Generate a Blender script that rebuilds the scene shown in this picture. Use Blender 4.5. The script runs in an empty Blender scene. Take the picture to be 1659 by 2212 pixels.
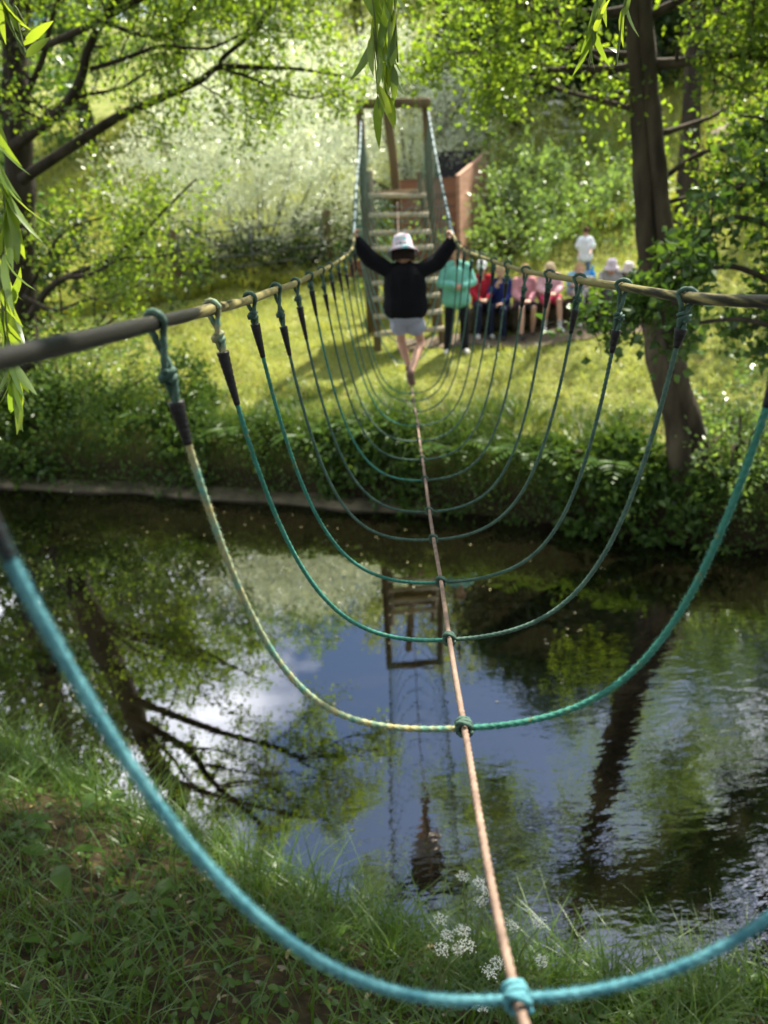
import bpy, math, random
import numpy as np
from mathutils import Vector, Matrix
R = math.radians
rng = np.random.default_rng(7)
scene = bpy.context.scene
col = scene.collection

# ------------------------------------------------------------------ camera, sky, sun, exposure
CAM_Z, PITCH, FPX, ROLL = 3.9, R(22.3), 1720.0, R(3.0)
cam_d = bpy.data.cameras.new('camera'); cam = bpy.data.objects.new('camera', cam_d); col.objects.link(cam)
cam.location = (0, 0, CAM_Z); cam.rotation_euler = (Matrix.Rotation(math.pi/2 - PITCH, 3, 'X') @ Matrix.Rotation(-ROLL, 3, 'Z')).to_euler()
cam_d.sensor_fit = 'VERTICAL'; cam_d.sensor_height = 36.0; cam_d.sensor_width = 27.0; cam_d.lens = 28.0
cam_d.clip_start = 0.02; cam_d.clip_end = 2000
cam_d.dof.use_dof = True; cam_d.dof.focus_distance = 2.0; cam_d.dof.aperture_fstop = 2.6
scene.camera = cam
SUN_AZ, SUN_EL = R(38), R(56)           # azimuth clockwise from +Y
TO_SUN = Vector((math.sin(SUN_AZ)*math.cos(SUN_EL), math.cos(SUN_AZ)*math.cos(SUN_EL), math.sin(SUN_EL)))
world = bpy.data.worlds.new("World"); scene.world = world; world.use_nodes = True
wn, wl = world.node_tree.nodes, world.node_tree.links
bg = wn['Background']; bg.inputs[1].default_value = 0.062
sky = wn.new('ShaderNodeTexSky'); sky.sky_type = 'NISHITA'; sky.sun_disc = False
sky.ozone_density = 2.5; sky.dust_density = 0.4; sky.sun_elevation = SUN_EL; sky.sun_rotation = SUN_AZ
tcw = wn.new('ShaderNodeTexCoord'); mpw = wn.new('ShaderNodeMapping'); mpw.inputs['Scale'].default_value = (1, 1, 2.0)
mpw.inputs['Location'].default_value = (0.35, 0.1, 0.0)
nzw = wn.new('ShaderNodeTexNoise'); nzw.inputs['Scale'].default_value = 2.3; nzw.inputs['Detail'].default_value = 7; nzw.inputs['Roughness'].default_value = 0.55
rpw = wn.new('ShaderNodeValToRGB'); rpw.color_ramp.elements[0].position = 0.50; rpw.color_ramp.elements[1].position = 0.66
mxw = wn.new('ShaderNodeMix'); mxw.data_type = 'RGBA'
sxw = wn.new('ShaderNodeSeparateXYZ'); abw = wn.new('ShaderNodeMath'); abw.operation = 'SUBTRACT'; abw.inputs[1].default_value = 0.10
ab2 = wn.new('ShaderNodeMath'); ab2.operation = 'ABSOLUTE'; mrw = wn.new('ShaderNodeMapRange'); mrw.inputs[1].default_value = 0.10; mrw.inputs[2].default_value = 0.32; mrw.inputs[3].default_value = -0.16; mrw.inputs[4].default_value = 0.10
adw = wn.new('ShaderNodeMath')
wl.new(tcw.outputs['Generated'], mpw.inputs[0]); wl.new(mpw.outputs[0], nzw.inputs[0]); wl.new(tcw.outputs['Generated'], sxw.inputs[0]); wl.new(sxw.outputs[0], abw.inputs[0]); wl.new(abw.outputs[0], ab2.inputs[0]); wl.new(ab2.outputs[0], mrw.inputs[0]); wl.new(mrw.outputs[0], adw.inputs[0]); wl.new(nzw.outputs[0], adw.inputs[1]); wl.new(adw.outputs[0], rpw.inputs[0])
wl.new(rpw.outputs[0], mxw.inputs[0]); wl.new(sky.outputs[0], mxw.inputs[6]); mxw.inputs[7].default_value = (21, 21.4, 23, 1)
wl.new(mxw.outputs[2], bg.inputs[0])
sun_d = bpy.data.lights.new('sun', 'SUN'); sun = bpy.data.objects.new('sun', sun_d); col.objects.link(sun)
sun_d.energy = 5.0; sun_d.angle = R(0.53); sun_d.color = (1.0, 0.93, 0.80)
sun.rotation_euler = TO_SUN.to_track_quat('Z', 'Y').to_euler()
vs = scene.view_settings; vs.view_transform = 'Standard'; vs.look = 'None'; vs.gamma = 1; vs.use_curve_mapping = False
vs.exposure = 1.72
scene.cycles.use_denoising = True
scene.cycles.max_bounces = 8; scene.cycles.transparent_max_bounces = 4

_c, _s = math.cos(PITCH), math.sin(PITCH)
def P(px, py, y):
    """world point at distance y along +Y seen at photograph position (px, py) of a 1659 x 2212 frame"""
    a = (px - 829.5)/FPX; b_ = (1106.0 - py)/FPX
    u = a*math.cos(ROLL) + b_*math.sin(ROLL); v = -a*math.sin(ROLL) + b_*math.cos(ROLL)
    t = y/(_c + v*_s)
    return np.array([u*t, y, CAM_Z + t*(-_s + v*_c)])

# ------------------------------------------------------------------ materials
def new_mat(name):
    m = bpy.data.materials.new(name); m.use_nodes = True
    nt = m.node_tree; b = nt.nodes.get('Principled BSDF')
    return m, nt.nodes, nt.links, b
def ramp2(n, l, fac, c0, c1, p0=0.35, p1=0.65):
    r = n.new('ShaderNodeValToRGB'); e = r.color_ramp.elements
    e[0].position, e[1].position = p0, p1; e[0].color = (*c0, 1); e[1].color = (*c1, 1)
    l.new(fac, r.inputs[0]); return r.outputs[0]
def noise(n, l, scale, detail=4, stretch=(1, 1, 1), coord='Object', rough=0.55):
    tc = n.new('ShaderNodeTexCoord'); mp = n.new('ShaderNodeMapping'); mp.inputs['Scale'].default_value = stretch
    nz = n.new('ShaderNodeTexNoise'); nz.inputs['Scale'].default_value = scale; nz.inputs['Detail'].default_value = detail
    nz.inputs['Roughness'].default_value = rough
    l.new(tc.outputs[coord], mp.inputs[0]); l.new(mp.outputs[0], nz.inputs[0]); return nz.outputs[0]
def surf(name, c0, c1=None, rough=0.8, scale=8, stretch=(1, 1, 1), bump=0.0, spec=0.3, p0=0.35, p1=0.65, bscale=None, bdist=0.02):
    m, n, l, b = new_mat(name)
    b.inputs['Roughness'].default_value = rough; b.inputs['Specular IOR Level'].default_value = spec
    f = noise(n, l, scale, 5, stretch)
    l.new(ramp2(n, l, f, c0, c1 or tuple(x*0.7 for x in c0), p0, p1), b.inputs['Base Color'])
    if bump:
        f2 = noise(n, l, bscale or scale*3, 5, stretch)
        bp = n.new('ShaderNodeBump'); bp.inputs['Strength'].default_value = bump; bp.inputs['Distance'].default_value = bdist
        l.new(f2, bp.inputs['Height']); l.new(bp.outputs[0], b.inputs['Normal'])
    return m
def leaf_mat(name, c0, c1, tr=(0.25, 0.33, 0.03), gloss=0.12, tfac=0.45, rough=0.35):
    """c0..c1 reflected colour from leaf to leaf, tr light coming through"""
    m, n, l, b = new_mat(name); n.remove(b)
    out = n['Material Output']
    ge = n.new('ShaderNodeNewGeometry')
    ca = ramp2(n, l, ge.outputs['Random Per Island'], c0, c1, 0.0, 1.0)
    t2 = tuple(min(1, x*1.25) for x in tr); t1 = (tr[0]*0.6, tr[1]*0.75, tr[2])
    cb = ramp2(n, l, ge.outputs['Random Per Island'], t1, t2, 0.0, 1.0)
    d = n.new('ShaderNodeBsdfDiffuse'); t = n.new('ShaderNodeBsdfTranslucent'); g = n.new('ShaderNodeBsdfGlossy')
    g.inputs['Roughness'].default_value = rough; g.inputs['Color'].default_value = (0.9, 0.95, 0.9, 1)
    l.new(ca, d.inputs[0]); l.new(cb, t.inputs[0])
    m1 = n.new('ShaderNodeMixShader'); m1.inputs[0].default_value = tfac; l.new(d.outputs[0], m1.inputs[1]); l.new(t.outputs[0], m1.inputs[2])
    m2 = n.new('ShaderNodeMixShader'); m2.inputs[0].default_value = gloss; l.new(m1.outputs[0], m2.inputs[1]); l.new(g.outputs[0], m2.inputs[2])
    l.new(m2.outputs[0], out.inputs['Surface'])
    return m

M = {}
M['bark_dark'] = surf('dark bark', (0.02, 0.016, 0.011), (0.05, 0.042, 0.028), 0.9, 6, (1, 1, 0.25), 0.9, 0.2, bscale=22, bdist=0.03)
M['bark_brown'] = surf('brown bark', (0.03, 0.024, 0.015), (0.075, 0.06, 0.038), 0.9, 7, (1, 1, 0.3), 0.7, 0.2, bscale=20)
M['post'] = surf('weathered green post', (0.075, 0.055, 0.025), (0.14, 0.105, 0.05), 0.85, 5, (1, 1, 0.15), 0.4, 0.2)
M['rung'] = surf('pale worn timber', (0.52, 0.45, 0.33), (0.32, 0.26, 0.17), 0.8, 9, (0.2, 1, 1), 0.4, 0.25)
M['redwood'] = surf('red brown boards', (0.20, 0.09, 0.048), (0.12, 0.055, 0.03), 0.75, 3, (0.3, 1, 4), 0.3, 0.3)
M['pinkwood'] = surf('pale pinkish red boards', (0.36, 0.20, 0.13), (0.26, 0.14, 0.085), 0.75, 3, (1, 0.3, 4), 0.3, 0.3)  # lighter, pinker tone for the right side board of the ramp
M['black_liner'] = surf('black liner', (0.012, 0.012, 0.012), (0.03, 0.03, 0.03), 0.7, 4)
M['metal'] = surf('dull galvanised metal', (0.09, 0.095, 0.08), (0.14, 0.15, 0.13), 0.5, 6, spec=0.5)
M['concrete'] = surf('mossy concrete', (0.12, 0.10, 0.065), (0.035, 0.032, 0.018), 0.9, 3, bump=0.4)
M['dirt'] = surf('bare trodden earth', (0.135, 0.10, 0.068), (0.09, 0.07, 0.042), 0.95, 3, bump=0.3)
M['tape'] = surf('black tape', (0.008, 0.008, 0.009), (0.02, 0.018, 0.02), 0.4, 30, (1, 1, 5), 0.6, 0.2, bscale=60, bdist=0.004)
def rope_mat(name, c0, c1, lichen=None, lp=(0.45, 0.6), lscale=14):
    m, n, l, b = new_mat(name); b.inputs['Roughness'].default_value = 0.75; b.inputs['Specular IOR Level'].default_value = 0.3
    base = ramp2(n, l, noise(n, l, 35, 4), c0, c1, 0.3, 0.7)
    if lichen:
        mx = n.new('ShaderNodeMix'); mx.data_type = 'RGBA'
        f = ramp2(n, l, noise(n, l, lscale, 6, rough=0.7), (0, 0, 0), (1, 1, 1), lp[0], lp[1])
        l.new(f, mx.inputs[0]); l.new(base, mx.inputs[6]); mx.inputs[7].default_value = (*lichen, 1); base = mx.outputs[2]
    l.new(base, b.inputs['Base Color'])
    bp = n.new('ShaderNodeBump'); bp.inputs['Strength'].default_value = 0.5; bp.inputs['Distance'].default_value = 0.003
    l.new(noise(n, l, 260, 3), bp.inputs['Height']); l.new(bp.outputs[0], b.inputs['Normal'])
    return m
M['rope_cyan'] = rope_mat('bright turquoise rope', (0.03, 0.13, 0.165), (0.10, 0.27, 0.30))
M['rope_teal'] = rope_mat('teal green rope', (0.025, 0.06, 0.046), (0.062, 0.115, 0.086))
M['rope_lichen'] = rope_mat('teal rope crusted with ochre lichen', (0.03, 0.15, 0.13), (0.09, 0.24, 0.20), (0.30, 0.245, 0.10), (0.34, 0.66), 34)
M['rope_mossy'] = rope_mat('green rope with ochre moss', (0.018, 0.11, 0.08), (0.035, 0.17, 0.13), (0.17, 0.14, 0.035), (0.58, 0.68), 50)
M['cable'] = rope_mat('tan brown foot rope', (0.125, 0.084, 0.062), (0.25, 0.175, 0.13))
# hand rope: black hose near, worn to ochre fibres further out
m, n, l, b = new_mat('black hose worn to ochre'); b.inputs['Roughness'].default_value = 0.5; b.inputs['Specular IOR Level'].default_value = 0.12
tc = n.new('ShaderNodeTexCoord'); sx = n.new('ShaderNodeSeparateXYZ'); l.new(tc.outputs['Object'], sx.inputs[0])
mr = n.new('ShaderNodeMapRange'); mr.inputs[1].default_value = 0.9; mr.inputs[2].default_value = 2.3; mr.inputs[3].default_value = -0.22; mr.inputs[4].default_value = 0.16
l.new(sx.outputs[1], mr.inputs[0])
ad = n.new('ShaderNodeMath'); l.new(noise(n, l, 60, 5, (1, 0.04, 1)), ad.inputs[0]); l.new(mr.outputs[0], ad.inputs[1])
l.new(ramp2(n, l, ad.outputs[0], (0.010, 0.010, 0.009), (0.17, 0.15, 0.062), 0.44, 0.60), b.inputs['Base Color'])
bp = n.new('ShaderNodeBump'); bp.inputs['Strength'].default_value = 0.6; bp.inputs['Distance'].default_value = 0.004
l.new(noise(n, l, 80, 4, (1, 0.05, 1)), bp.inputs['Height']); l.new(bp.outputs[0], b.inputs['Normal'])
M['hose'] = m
M['rope_far'] = rope_mat('sunlit teal rope', (0.05, 0.14, 0.125), (0.12, 0.25, 0.23))  # paler copy of the teal: sun on the far hangers put into their colour
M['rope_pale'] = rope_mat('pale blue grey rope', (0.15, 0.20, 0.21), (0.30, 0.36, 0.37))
# ground
m, n, l, b = new_mat('grassy earth'); b.inputs['Roughness'].default_value = 0.95; b.inputs['Specular IOR Level'].default_value = 0.1
g1 = ramp2(n, l, noise(n, l, 1.3, 6), (0.11, 0.14, 0.026), (0.20, 0.21, 0.055), 0.35, 0.65)
mx = n.new('ShaderNodeMix'); mx.data_type = 'RGBA'
l.new(ramp2(n, l, noise(n, l, 5, 6), (0, 0, 0), (1, 1, 1), 0.55, 0.7), mx.inputs[0]); l.new(g1, mx.inputs[6]); mx.inputs[7].default_value = (0.13, 0.105, 0.045, 1)
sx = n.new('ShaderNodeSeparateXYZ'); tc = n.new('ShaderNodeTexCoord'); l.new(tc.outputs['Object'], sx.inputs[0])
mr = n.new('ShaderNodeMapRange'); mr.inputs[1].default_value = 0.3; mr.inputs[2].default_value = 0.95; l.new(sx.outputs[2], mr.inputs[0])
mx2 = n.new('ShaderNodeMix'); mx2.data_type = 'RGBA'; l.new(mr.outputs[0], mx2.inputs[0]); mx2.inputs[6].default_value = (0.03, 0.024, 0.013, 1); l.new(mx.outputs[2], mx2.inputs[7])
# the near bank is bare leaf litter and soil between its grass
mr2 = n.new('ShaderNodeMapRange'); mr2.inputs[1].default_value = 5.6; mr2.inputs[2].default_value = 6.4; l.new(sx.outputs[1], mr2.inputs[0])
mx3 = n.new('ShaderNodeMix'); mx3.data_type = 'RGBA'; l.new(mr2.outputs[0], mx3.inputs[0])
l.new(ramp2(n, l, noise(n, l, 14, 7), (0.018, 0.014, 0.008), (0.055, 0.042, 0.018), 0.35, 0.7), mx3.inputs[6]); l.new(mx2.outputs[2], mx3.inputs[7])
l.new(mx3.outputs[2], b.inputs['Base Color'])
bp = n.new('ShaderNodeBump'); bp.inputs['Strength'].default_value = 0.8; bp.inputs['Distance'].default_value = 0.05
l.new(noise(n, l, 18, 6), bp.inputs['Height']); l.new(bp.outputs[0], b.inputs['Normal'])
M['ground'] = m
# water
m, n, l, b = new_mat('dark river water')
b.inputs['Base Color'].default_value = (0.0035, 0.003, 0.0015, 1); b.inputs['Roughness'].default_value = 0.012
b.inputs['IOR'].default_value = 2.9; b.inputs['Specular IOR Level'].default_value = 0.5
tc = n.new('ShaderNodeTexCoord'); sx = n.new('ShaderNodeSeparateXYZ'); l.new(tc.outputs['Object'], sx.inputs[0])
mp = n.new('ShaderNodeMapping'); mp.inputs['Scale'].default_value = (0.7, 1.5, 1); mp.inputs['Rotation'].default_value = (0, 0, R(-14))
l.new(tc.outputs['Object'], mp.inputs[0])
nz = n.new('ShaderNodeTexNoise'); nz.inputs['Scale'].default_value = 7.0; nz.inputs['Detail'].default_value = 3; l.new(mp.outputs[0], nz.inputs[0])
big = n.new('ShaderNodeTexNoise'); big.inputs['Scale'].default_value = 0.55; big.inputs['Detail'].default_value = 2; l.new(tc.outputs['Object'], big.inputs[0])
# ripples run out of the near right part and die away to the far left
ma = n.new('ShaderNodeMath'); ma.operation = 'MULTIPLY_ADD'; l.new(sx.outputs[0], ma.inputs[0]); ma.inputs[1].default_value = 0.16; ma.inputs[2].default_value = 0.95
mb = n.new('ShaderNodeMath'); mb.operation = 'MULTIPLY_ADD'; l.new(sx.outputs[1], mb.inputs[0]); mb.inputs[1].default_value = -0.16; l.new(ma.outputs[0], mb.inputs[2])
mc = n.new('ShaderNodeMath'); l.new(mb.outputs[0], mc.inputs[0]); l.new(big.outputs[0], mc.inputs[1])
mr = n.new('ShaderNodeMapRange'); mr.inputs[1].default_value = 0.55; mr.inputs[2].default_value = 1.35; mr.inputs[3].default_value = 0.012; mr.inputs[4].default_value = 0.42; l.new(mc.outputs[0], mr.inputs[0])
bp = n.new('ShaderNodeBump'); bp.inputs['Distance'].default_value = 0.012; l.new(mr.outputs[0], bp.inputs['Strength']); l.new(nz.outputs[0], bp.inputs['Height'])
l.new(bp.outputs[0], b.inputs['Normal'])
M['water'] = m
# foliage
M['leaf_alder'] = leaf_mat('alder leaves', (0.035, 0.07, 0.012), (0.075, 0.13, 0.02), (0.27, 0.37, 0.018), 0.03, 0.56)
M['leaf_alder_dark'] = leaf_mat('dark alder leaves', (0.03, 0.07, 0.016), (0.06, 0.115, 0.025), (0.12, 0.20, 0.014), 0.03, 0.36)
M['leaf_willow_silver'] = leaf_mat('silvery willow leaves', (0.33, 0.35, 0.21), (0.52, 0.54, 0.39), (0.66, 0.68, 0.36), 0.20, 0.55, 0.4)
M['leaf_willow'] = leaf_mat('weeping willow leaves', (0.06, 0.11, 0.02), (0.11, 0.17, 0.04), (0.30, 0.38, 0.02), 0.03, 0.5)
M['leaf_shrub'] = leaf_mat('bright shrub leaves', (0.06, 0.11, 0.02), (0.13, 0.17, 0.045), (0.26, 0.38, 0.05), 0.06, 0.46)
M['leaf_shrub_yellow'] = leaf_mat('yellow green shrub leaves', (0.11, 0.14, 0.025), (0.19, 0.20, 0.05), (0.36, 0.40, 0.05), 0.05, 0.46)
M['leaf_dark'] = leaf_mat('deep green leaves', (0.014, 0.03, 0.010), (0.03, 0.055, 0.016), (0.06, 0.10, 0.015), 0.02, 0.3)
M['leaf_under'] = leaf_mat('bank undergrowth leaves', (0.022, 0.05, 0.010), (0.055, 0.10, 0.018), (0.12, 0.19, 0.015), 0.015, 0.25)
M['grass_lawn'] = leaf_mat('lawn grass', (0.16, 0.19, 0.028), (0.28, 0.28, 0.065), (0.45, 0.45, 0.05), 0.03, 0.45)
M['grass_tall'] = leaf_mat('long bank grass', (0.028, 0.066, 0.010), (0.066, 0.115, 0.02), (0.15, 0.23, 0.02), 0.02, 0.4)
M['petal'] = leaf_mat('white petals', (0.62, 0.62, 0.52), (0.78, 0.78, 0.7), (0.5, 0.5, 0.42), 0.02, 0.3)
M['stem'] = surf('green stem', (0.08, 0.12, 0.03), (0.12, 0.15, 0.05), 0.7, 8)
M['litter'] = leaf_mat('floating yellow leaves', (0.16, 0.13, 0.05), (0.42, 0.38, 0.16), (0.2, 0.2, 0.05), 0.15, 0.2)
M['skin'] = surf('skin', (0.52, 0.31, 0.22), (0.46, 0.26, 0.18), 0.6, 6, spec=0.35)
M['eye'] = surf('dark eyes', (0.03, 0.02, 0.015), None, 0.4)
M['lip'] = surf('lips', (0.42, 0.16, 0.13), None, 0.5)
def cloth(name, c, k=0.75):
    if name not in M: M[name] = surf(name, c, tuple(x*k for x in c), 0.9, 7, bump=0.35, spec=0.15, bscale=25, bdist=0.01)
    return M[name]

# ------------------------------------------------------------------ mesh helpers
class MB:
    def __init__(s): s.v = []; s.q = []; s.t = []; s.n = 0; s.qs = []; s.ts = []
    def add(s, v, q=None, t=None):
        v = np.asarray(v, float).reshape(-1, 3)
        if q is not None and len(q): s.q.append(np.asarray(q, int).reshape(-1, 4) + s.n)
        if t is not None and len(t): s.t.append(np.asarray(t, int).reshape(-1, 3) + s.n)
        s.v.append(v); s.n += len(v); return s
    def mesh(s, name, smooth=True):
        me = bpy.data.meshes.new(name)
        v = np.concatenate(s.v).astype(np.float32)
        q = np.concatenate(s.q) if s.q else np.zeros((0, 4), int)
        t = np.concatenate(s.t) if s.t else np.zeros((0, 3), int)
        nl = q.size + t.size; nf = len(q) + len(t)
        me.vertices.add(len(v)); me.vertices.foreach_set('co', v.ravel())
        me.loops.add(nl); me.loops.foreach_set('vertex_index', np.concatenate([q.ravel(), t.ravel()]).astype(np.int32))
        st = np.concatenate([np.arange(len(q))*4, q.size + np.arange(len(t))*3]).astype(np.int32)
        me.polygons.add(nf); me.polygons.foreach_set('loop_start', st)
        me.polygons.foreach_set('use_smooth', np.full(nf, smooth))
        me.update(calc_edges=True); me.validate()
        return me
    def build(s, name, m, parent=None, smooth=True, loc=None):
        me = s.mesh(name, smooth)
        if m: me.materials.append(m)
        return link(name, me, parent, loc)
LOCAL = False
def link(name, me, parent=None, loc=None):
    o = bpy.data.objects.new(name, me); col.objects.link(o)
    if loc is not None: o.location = loc
    if parent is not None:
        o.parent = parent
        if parent.type == 'EMPTY' and not LOCAL: o.matrix_parent_inverse = Matrix.Translation(-Vector(parent.location))  # geometry is in world space
    return o
def tag(o, label=None, cat=None, group=None, kind=None):
    if label: o['label'] = label
    if cat: o['category'] = cat
    if group: o['group'] = group
    if kind: o['kind'] = kind
    return o
def thing(name, label, cat, loc=(0, 0, 0), group=None):
    o = bpy.data.objects.new(name, None); o.empty_display_size = 0.2; col.objects.link(o); o.location = Vector([float(x) for x in loc])
    return tag(o, label, cat, group)
def unit(v):
    v = np.asarray(v, float); return v/np.maximum(np.linalg.norm(v, axis=-1, keepdims=True), 1e-9)
def catmull(pts, n=8):
    p = np.asarray(pts, float)
    if len(p) < 3: return np.array([p[0] + (p[-1]-p[0])*t for t in np.linspace(0, 1, n+1)])
    q = np.vstack([2*p[0]-p[1], p, 2*p[-1]-p[-2]]); out = []
    for i in range(1, len(q)-2):
        for t in np.linspace(0, 1, n, endpoint=False):
            a, b_, c, d = q[i-1], q[i], q[i+1], q[i+2]
            out.append(0.5*((2*b_) + (-a+c)*t + (2*a-5*b_+4*c-d)*t*t + (-a+3*b_-3*c+d)*t**3))
    out.append(p[-1]); return np.array(out)
def resample(pts, step):
    p = np.asarray(pts, float); d = np.r_[0, np.cumsum(np.linalg.norm(np.diff(p, axis=0), axis=1))]
    n = max(3, int(d[-1]/step)); s = np.linspace(0, d[-1], n)
    return np.stack([np.interp(s, d, p[:, k]) for k in range(3)], 1), s
def frames(p):
    T = unit(np.gradient(p, axis=0)); N = np.zeros_like(T)
    a = np.array([0, 0, 1.]) if abs(T[0][2]) < 0.9 else np.array([1., 0, 0])
    n_ = unit(a - T[0]*np.dot(a, T[0]))
    for i in range(len(T)):
        n_ = n_ - T[i]*np.dot(n_, T[i]); n_ = n_/max(np.linalg.norm(n_), 1e-9); N[i] = n_
    return T, N, np.cross(T, N)
def tube(mb, p, r, seg=8, cap=True, twist=0.0, lobes=0, depth=0.0, s=None):
    p = np.asarray(p, float); n = len(p); r = np.broadcast_to(np.asarray(r, float), (n,))
    T, N, B = frames(p); ph = np.linspace(0, 2*math.pi, seg, endpoint=False)
    rr = np.repeat(r[:, None], seg, 1)
    if lobes:
        tw = (s if s is not None else np.zeros(n))*twist
        rr = rr*(1 - depth + depth*np.abs(np.cos(lobes/2*(ph[None] - tw[:, None])))**0.8)
    v = p[:, None] + rr[..., None]*(np.cos(ph)[None, :, None]*N[:, None] + np.sin(ph)[None, :, None]*B[:, None])
    i = np.arange(n-1)[:, None]*seg; j = np.arange(seg)[None]; k = (j+1) % seg
    q = np.stack([i+j, i+k, i+seg+k, i+seg+j], -1).reshape(-1, 4)
    vv = v.reshape(-1, 3); t = []
    if cap:
        vv = np.vstack([vv, p[0], p[-1]]); a, b_ = n*seg, n*seg+1
        for jj in range(seg):
            t.append((a, (jj+1) % seg, jj)); t.append((b_, (n-1)*seg+jj, (n-1)*seg+(jj+1) % seg))
    mb.add(vv, q, t); return mb
def capsule(mb, a, b_, ra, rb, seg=10):
    a = np.asarray(a, float); b_ = np.asarray(b_, float); d = b_-a; L = np.linalg.norm(d)
    d = d/L if L > 1e-6 else np.array([0, 0, 1.])
    pts, rs = [], []
    for t in (-0.995, -0.85, -0.5): pts.append(a + d*ra*t); rs.append(ra*math.sqrt(1-t*t))
    pts += [a, b_]; rs += [ra, rb]
    for t in (0.5, 0.85, 0.995): pts.append(b_ + d*rb*t); rs.append(rb*math.sqrt(1-t*t))
    return tube(mb, np.array(pts), rs, seg)
def ellipsoid(mb, c, rad, rot=None, nu=14, nv=10):
    u = np.linspace(0, 2*math.pi, nu, endpoint=False); w = np.linspace(0, math.pi, nv+2)[1:-1]
    v = np.stack([np.outer(np.sin(w), np.cos(u)), np.outer(np.sin(w), np.sin(u)), np.outer(np.cos(w), np.ones(nu))], -1).reshape(-1, 3)
    v = np.vstack([v, [0, 0, 1], [0, 0, -1]])*np.asarray(rad)
    if rot is not None: v = v@np.asarray(rot).T
    q = [(i*nu+j, (i+1)*nu+j, (i+1)*nu+(j+1) % nu, i*nu+(j+1) % nu) for i in range(nv-1) for j in range(nu)]
    top, bot = nu*nv, nu*nv+1
    t = [(top, j, (j+1) % nu) for j in range(nu)] + [(bot, (nv-1)*nu+(j+1) % nu, (nv-1)*nu+j) for j in range(nu)]
    mb.add(v + np.asarray(c), q, t); return mb
def box(mb, a, b_, w, h, up=(0, 0, 1), bev=0.12):
    """bevelled bar from a to b with section w x h"""
    a = np.asarray(a, float); b_ = np.asarray(b_, float); d = unit(b_-a); up = np.asarray(up, float)
    x = np.cross(d, up); x = unit(x if np.linalg.norm(x) > 1e-3 else np.cross(d, [1, 0, 0])); y = np.cross(x, d)
    e = bev*min(w, h); hw, hh = w/2, h/2
    o8 = [(-hw+e, -hh), (hw-e, -hh), (hw, -hh+e), (hw, hh-e), (hw-e, hh), (-hw+e, hh), (-hw, hh-e), (-hw, -hh+e)]
    L = np.linalg.norm(b_-a); rings = []
    for t, k in ((0, 1-2*e/min(w, h)), (e, 1), (L-e, 1), (L, 1-2*e/min(w, h))):
        rings.append([a + d*t + x*p[0]*k + y*p[1]*k for p in o8])
    v = np.array(rings).reshape(-1, 3)
    q = [(i*8+j, i*8+(j+1) % 8, (i+1)*8+(j+1) % 8, (i+1)*8+j) for i in range(3) for j in range(8)]
    q += [(7, 6, 5, 4), (7, 4, 3, 0), (3, 2, 1, 0), (24+4, 24+5, 24+6, 24+7), (24, 24+3, 24+4, 24+7), (24, 24+1, 24+2, 24+3)]
    mb.add(v, q); return mb
def rand_unit(n):
    v = rng.normal(size=(n, 3)); return unit(v)
def leaves(mb, pos, axis, L, W, fold=0.25, nrm=None, droop=0.0):
    """4-point folded leaves: one small island each"""
    n = len(pos); axis = unit(axis); L = np.broadcast_to(L, (n,)); W = np.broadcast_to(W, (n,))
    rv = rand_unit(n) if nrm is None else unit(nrm + 0.55*rand_unit(n))
    side = unit(np.cross(axis, rv)); nm = np.cross(side, axis)
    b0 = pos; tip = pos + axis*L[:, None] - np.array([0, 0, 1.])*(droop*L)[:, None]; mid = pos + axis*(0.42*L)[:, None]
    up = nm*(fold*W)[:, None]
    v = np.stack([b0, mid + side*W[:, None]*0.5 + up, tip, mid - side*W[:, None]*0.5 + up], 1).reshape(-1, 3)
    i = np.arange(n)[:, None]*4
    t = np.concatenate([i + [0, 1, 2], i + [0, 2, 3]], 1).reshape(-1, 3)
    mb.add(v, None, t); return mb
def fine_leaves(mb, pos, axis, L, W, prof, nrm=None, curl=0.25, fold=0.2):
    """longer outline: len(prof) stations with half widths, folded on the midrib and curved"""
    n = len(pos); axis = unit(axis); L = np.broadcast_to(L, (n,)); W = np.broadcast_to(W, (n,)); K = len(prof)
    rv = rand_unit(n) if nrm is None else unit(nrm + 0.4*rand_unit(n))
    side = unit(np.cross(axis, rv)); nm = np.cross(side, axis); cc = curl*(0.4 + rng.random(n))
    V = np.zeros((n, K*3, 3))
    for k, w in enumerate(prof):
        t = k/(K-1); c = pos + axis*(L*t)[:, None] - nm*(cc*L*t*t)[:, None]
        for j, sg in ((0, -1), (1, 0), (2, 1)):
            V[:, k*3+j] = c + side*(sg*w*W)[:, None] + nm*(abs(sg)*w*W*fold)[:, None]
    i = np.arange(n)[:, None]*(K*3); q = []
    for k in range(K-1):
        for j in (0, 1): q.append(i + [k*3+j, k*3+j+1, k*3+j+4, k*3+j+3])
    mb.add(V.reshape(-1, 3), np.concatenate(q, 1).reshape(-1, 4)); return mb
OVATE = [0.02, 0.38, 0.5, 0.42, 0.22, 0.02]
LANCE = [0.05, 0.4, 0.5, 0.42, 0.28, 0.02]
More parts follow.
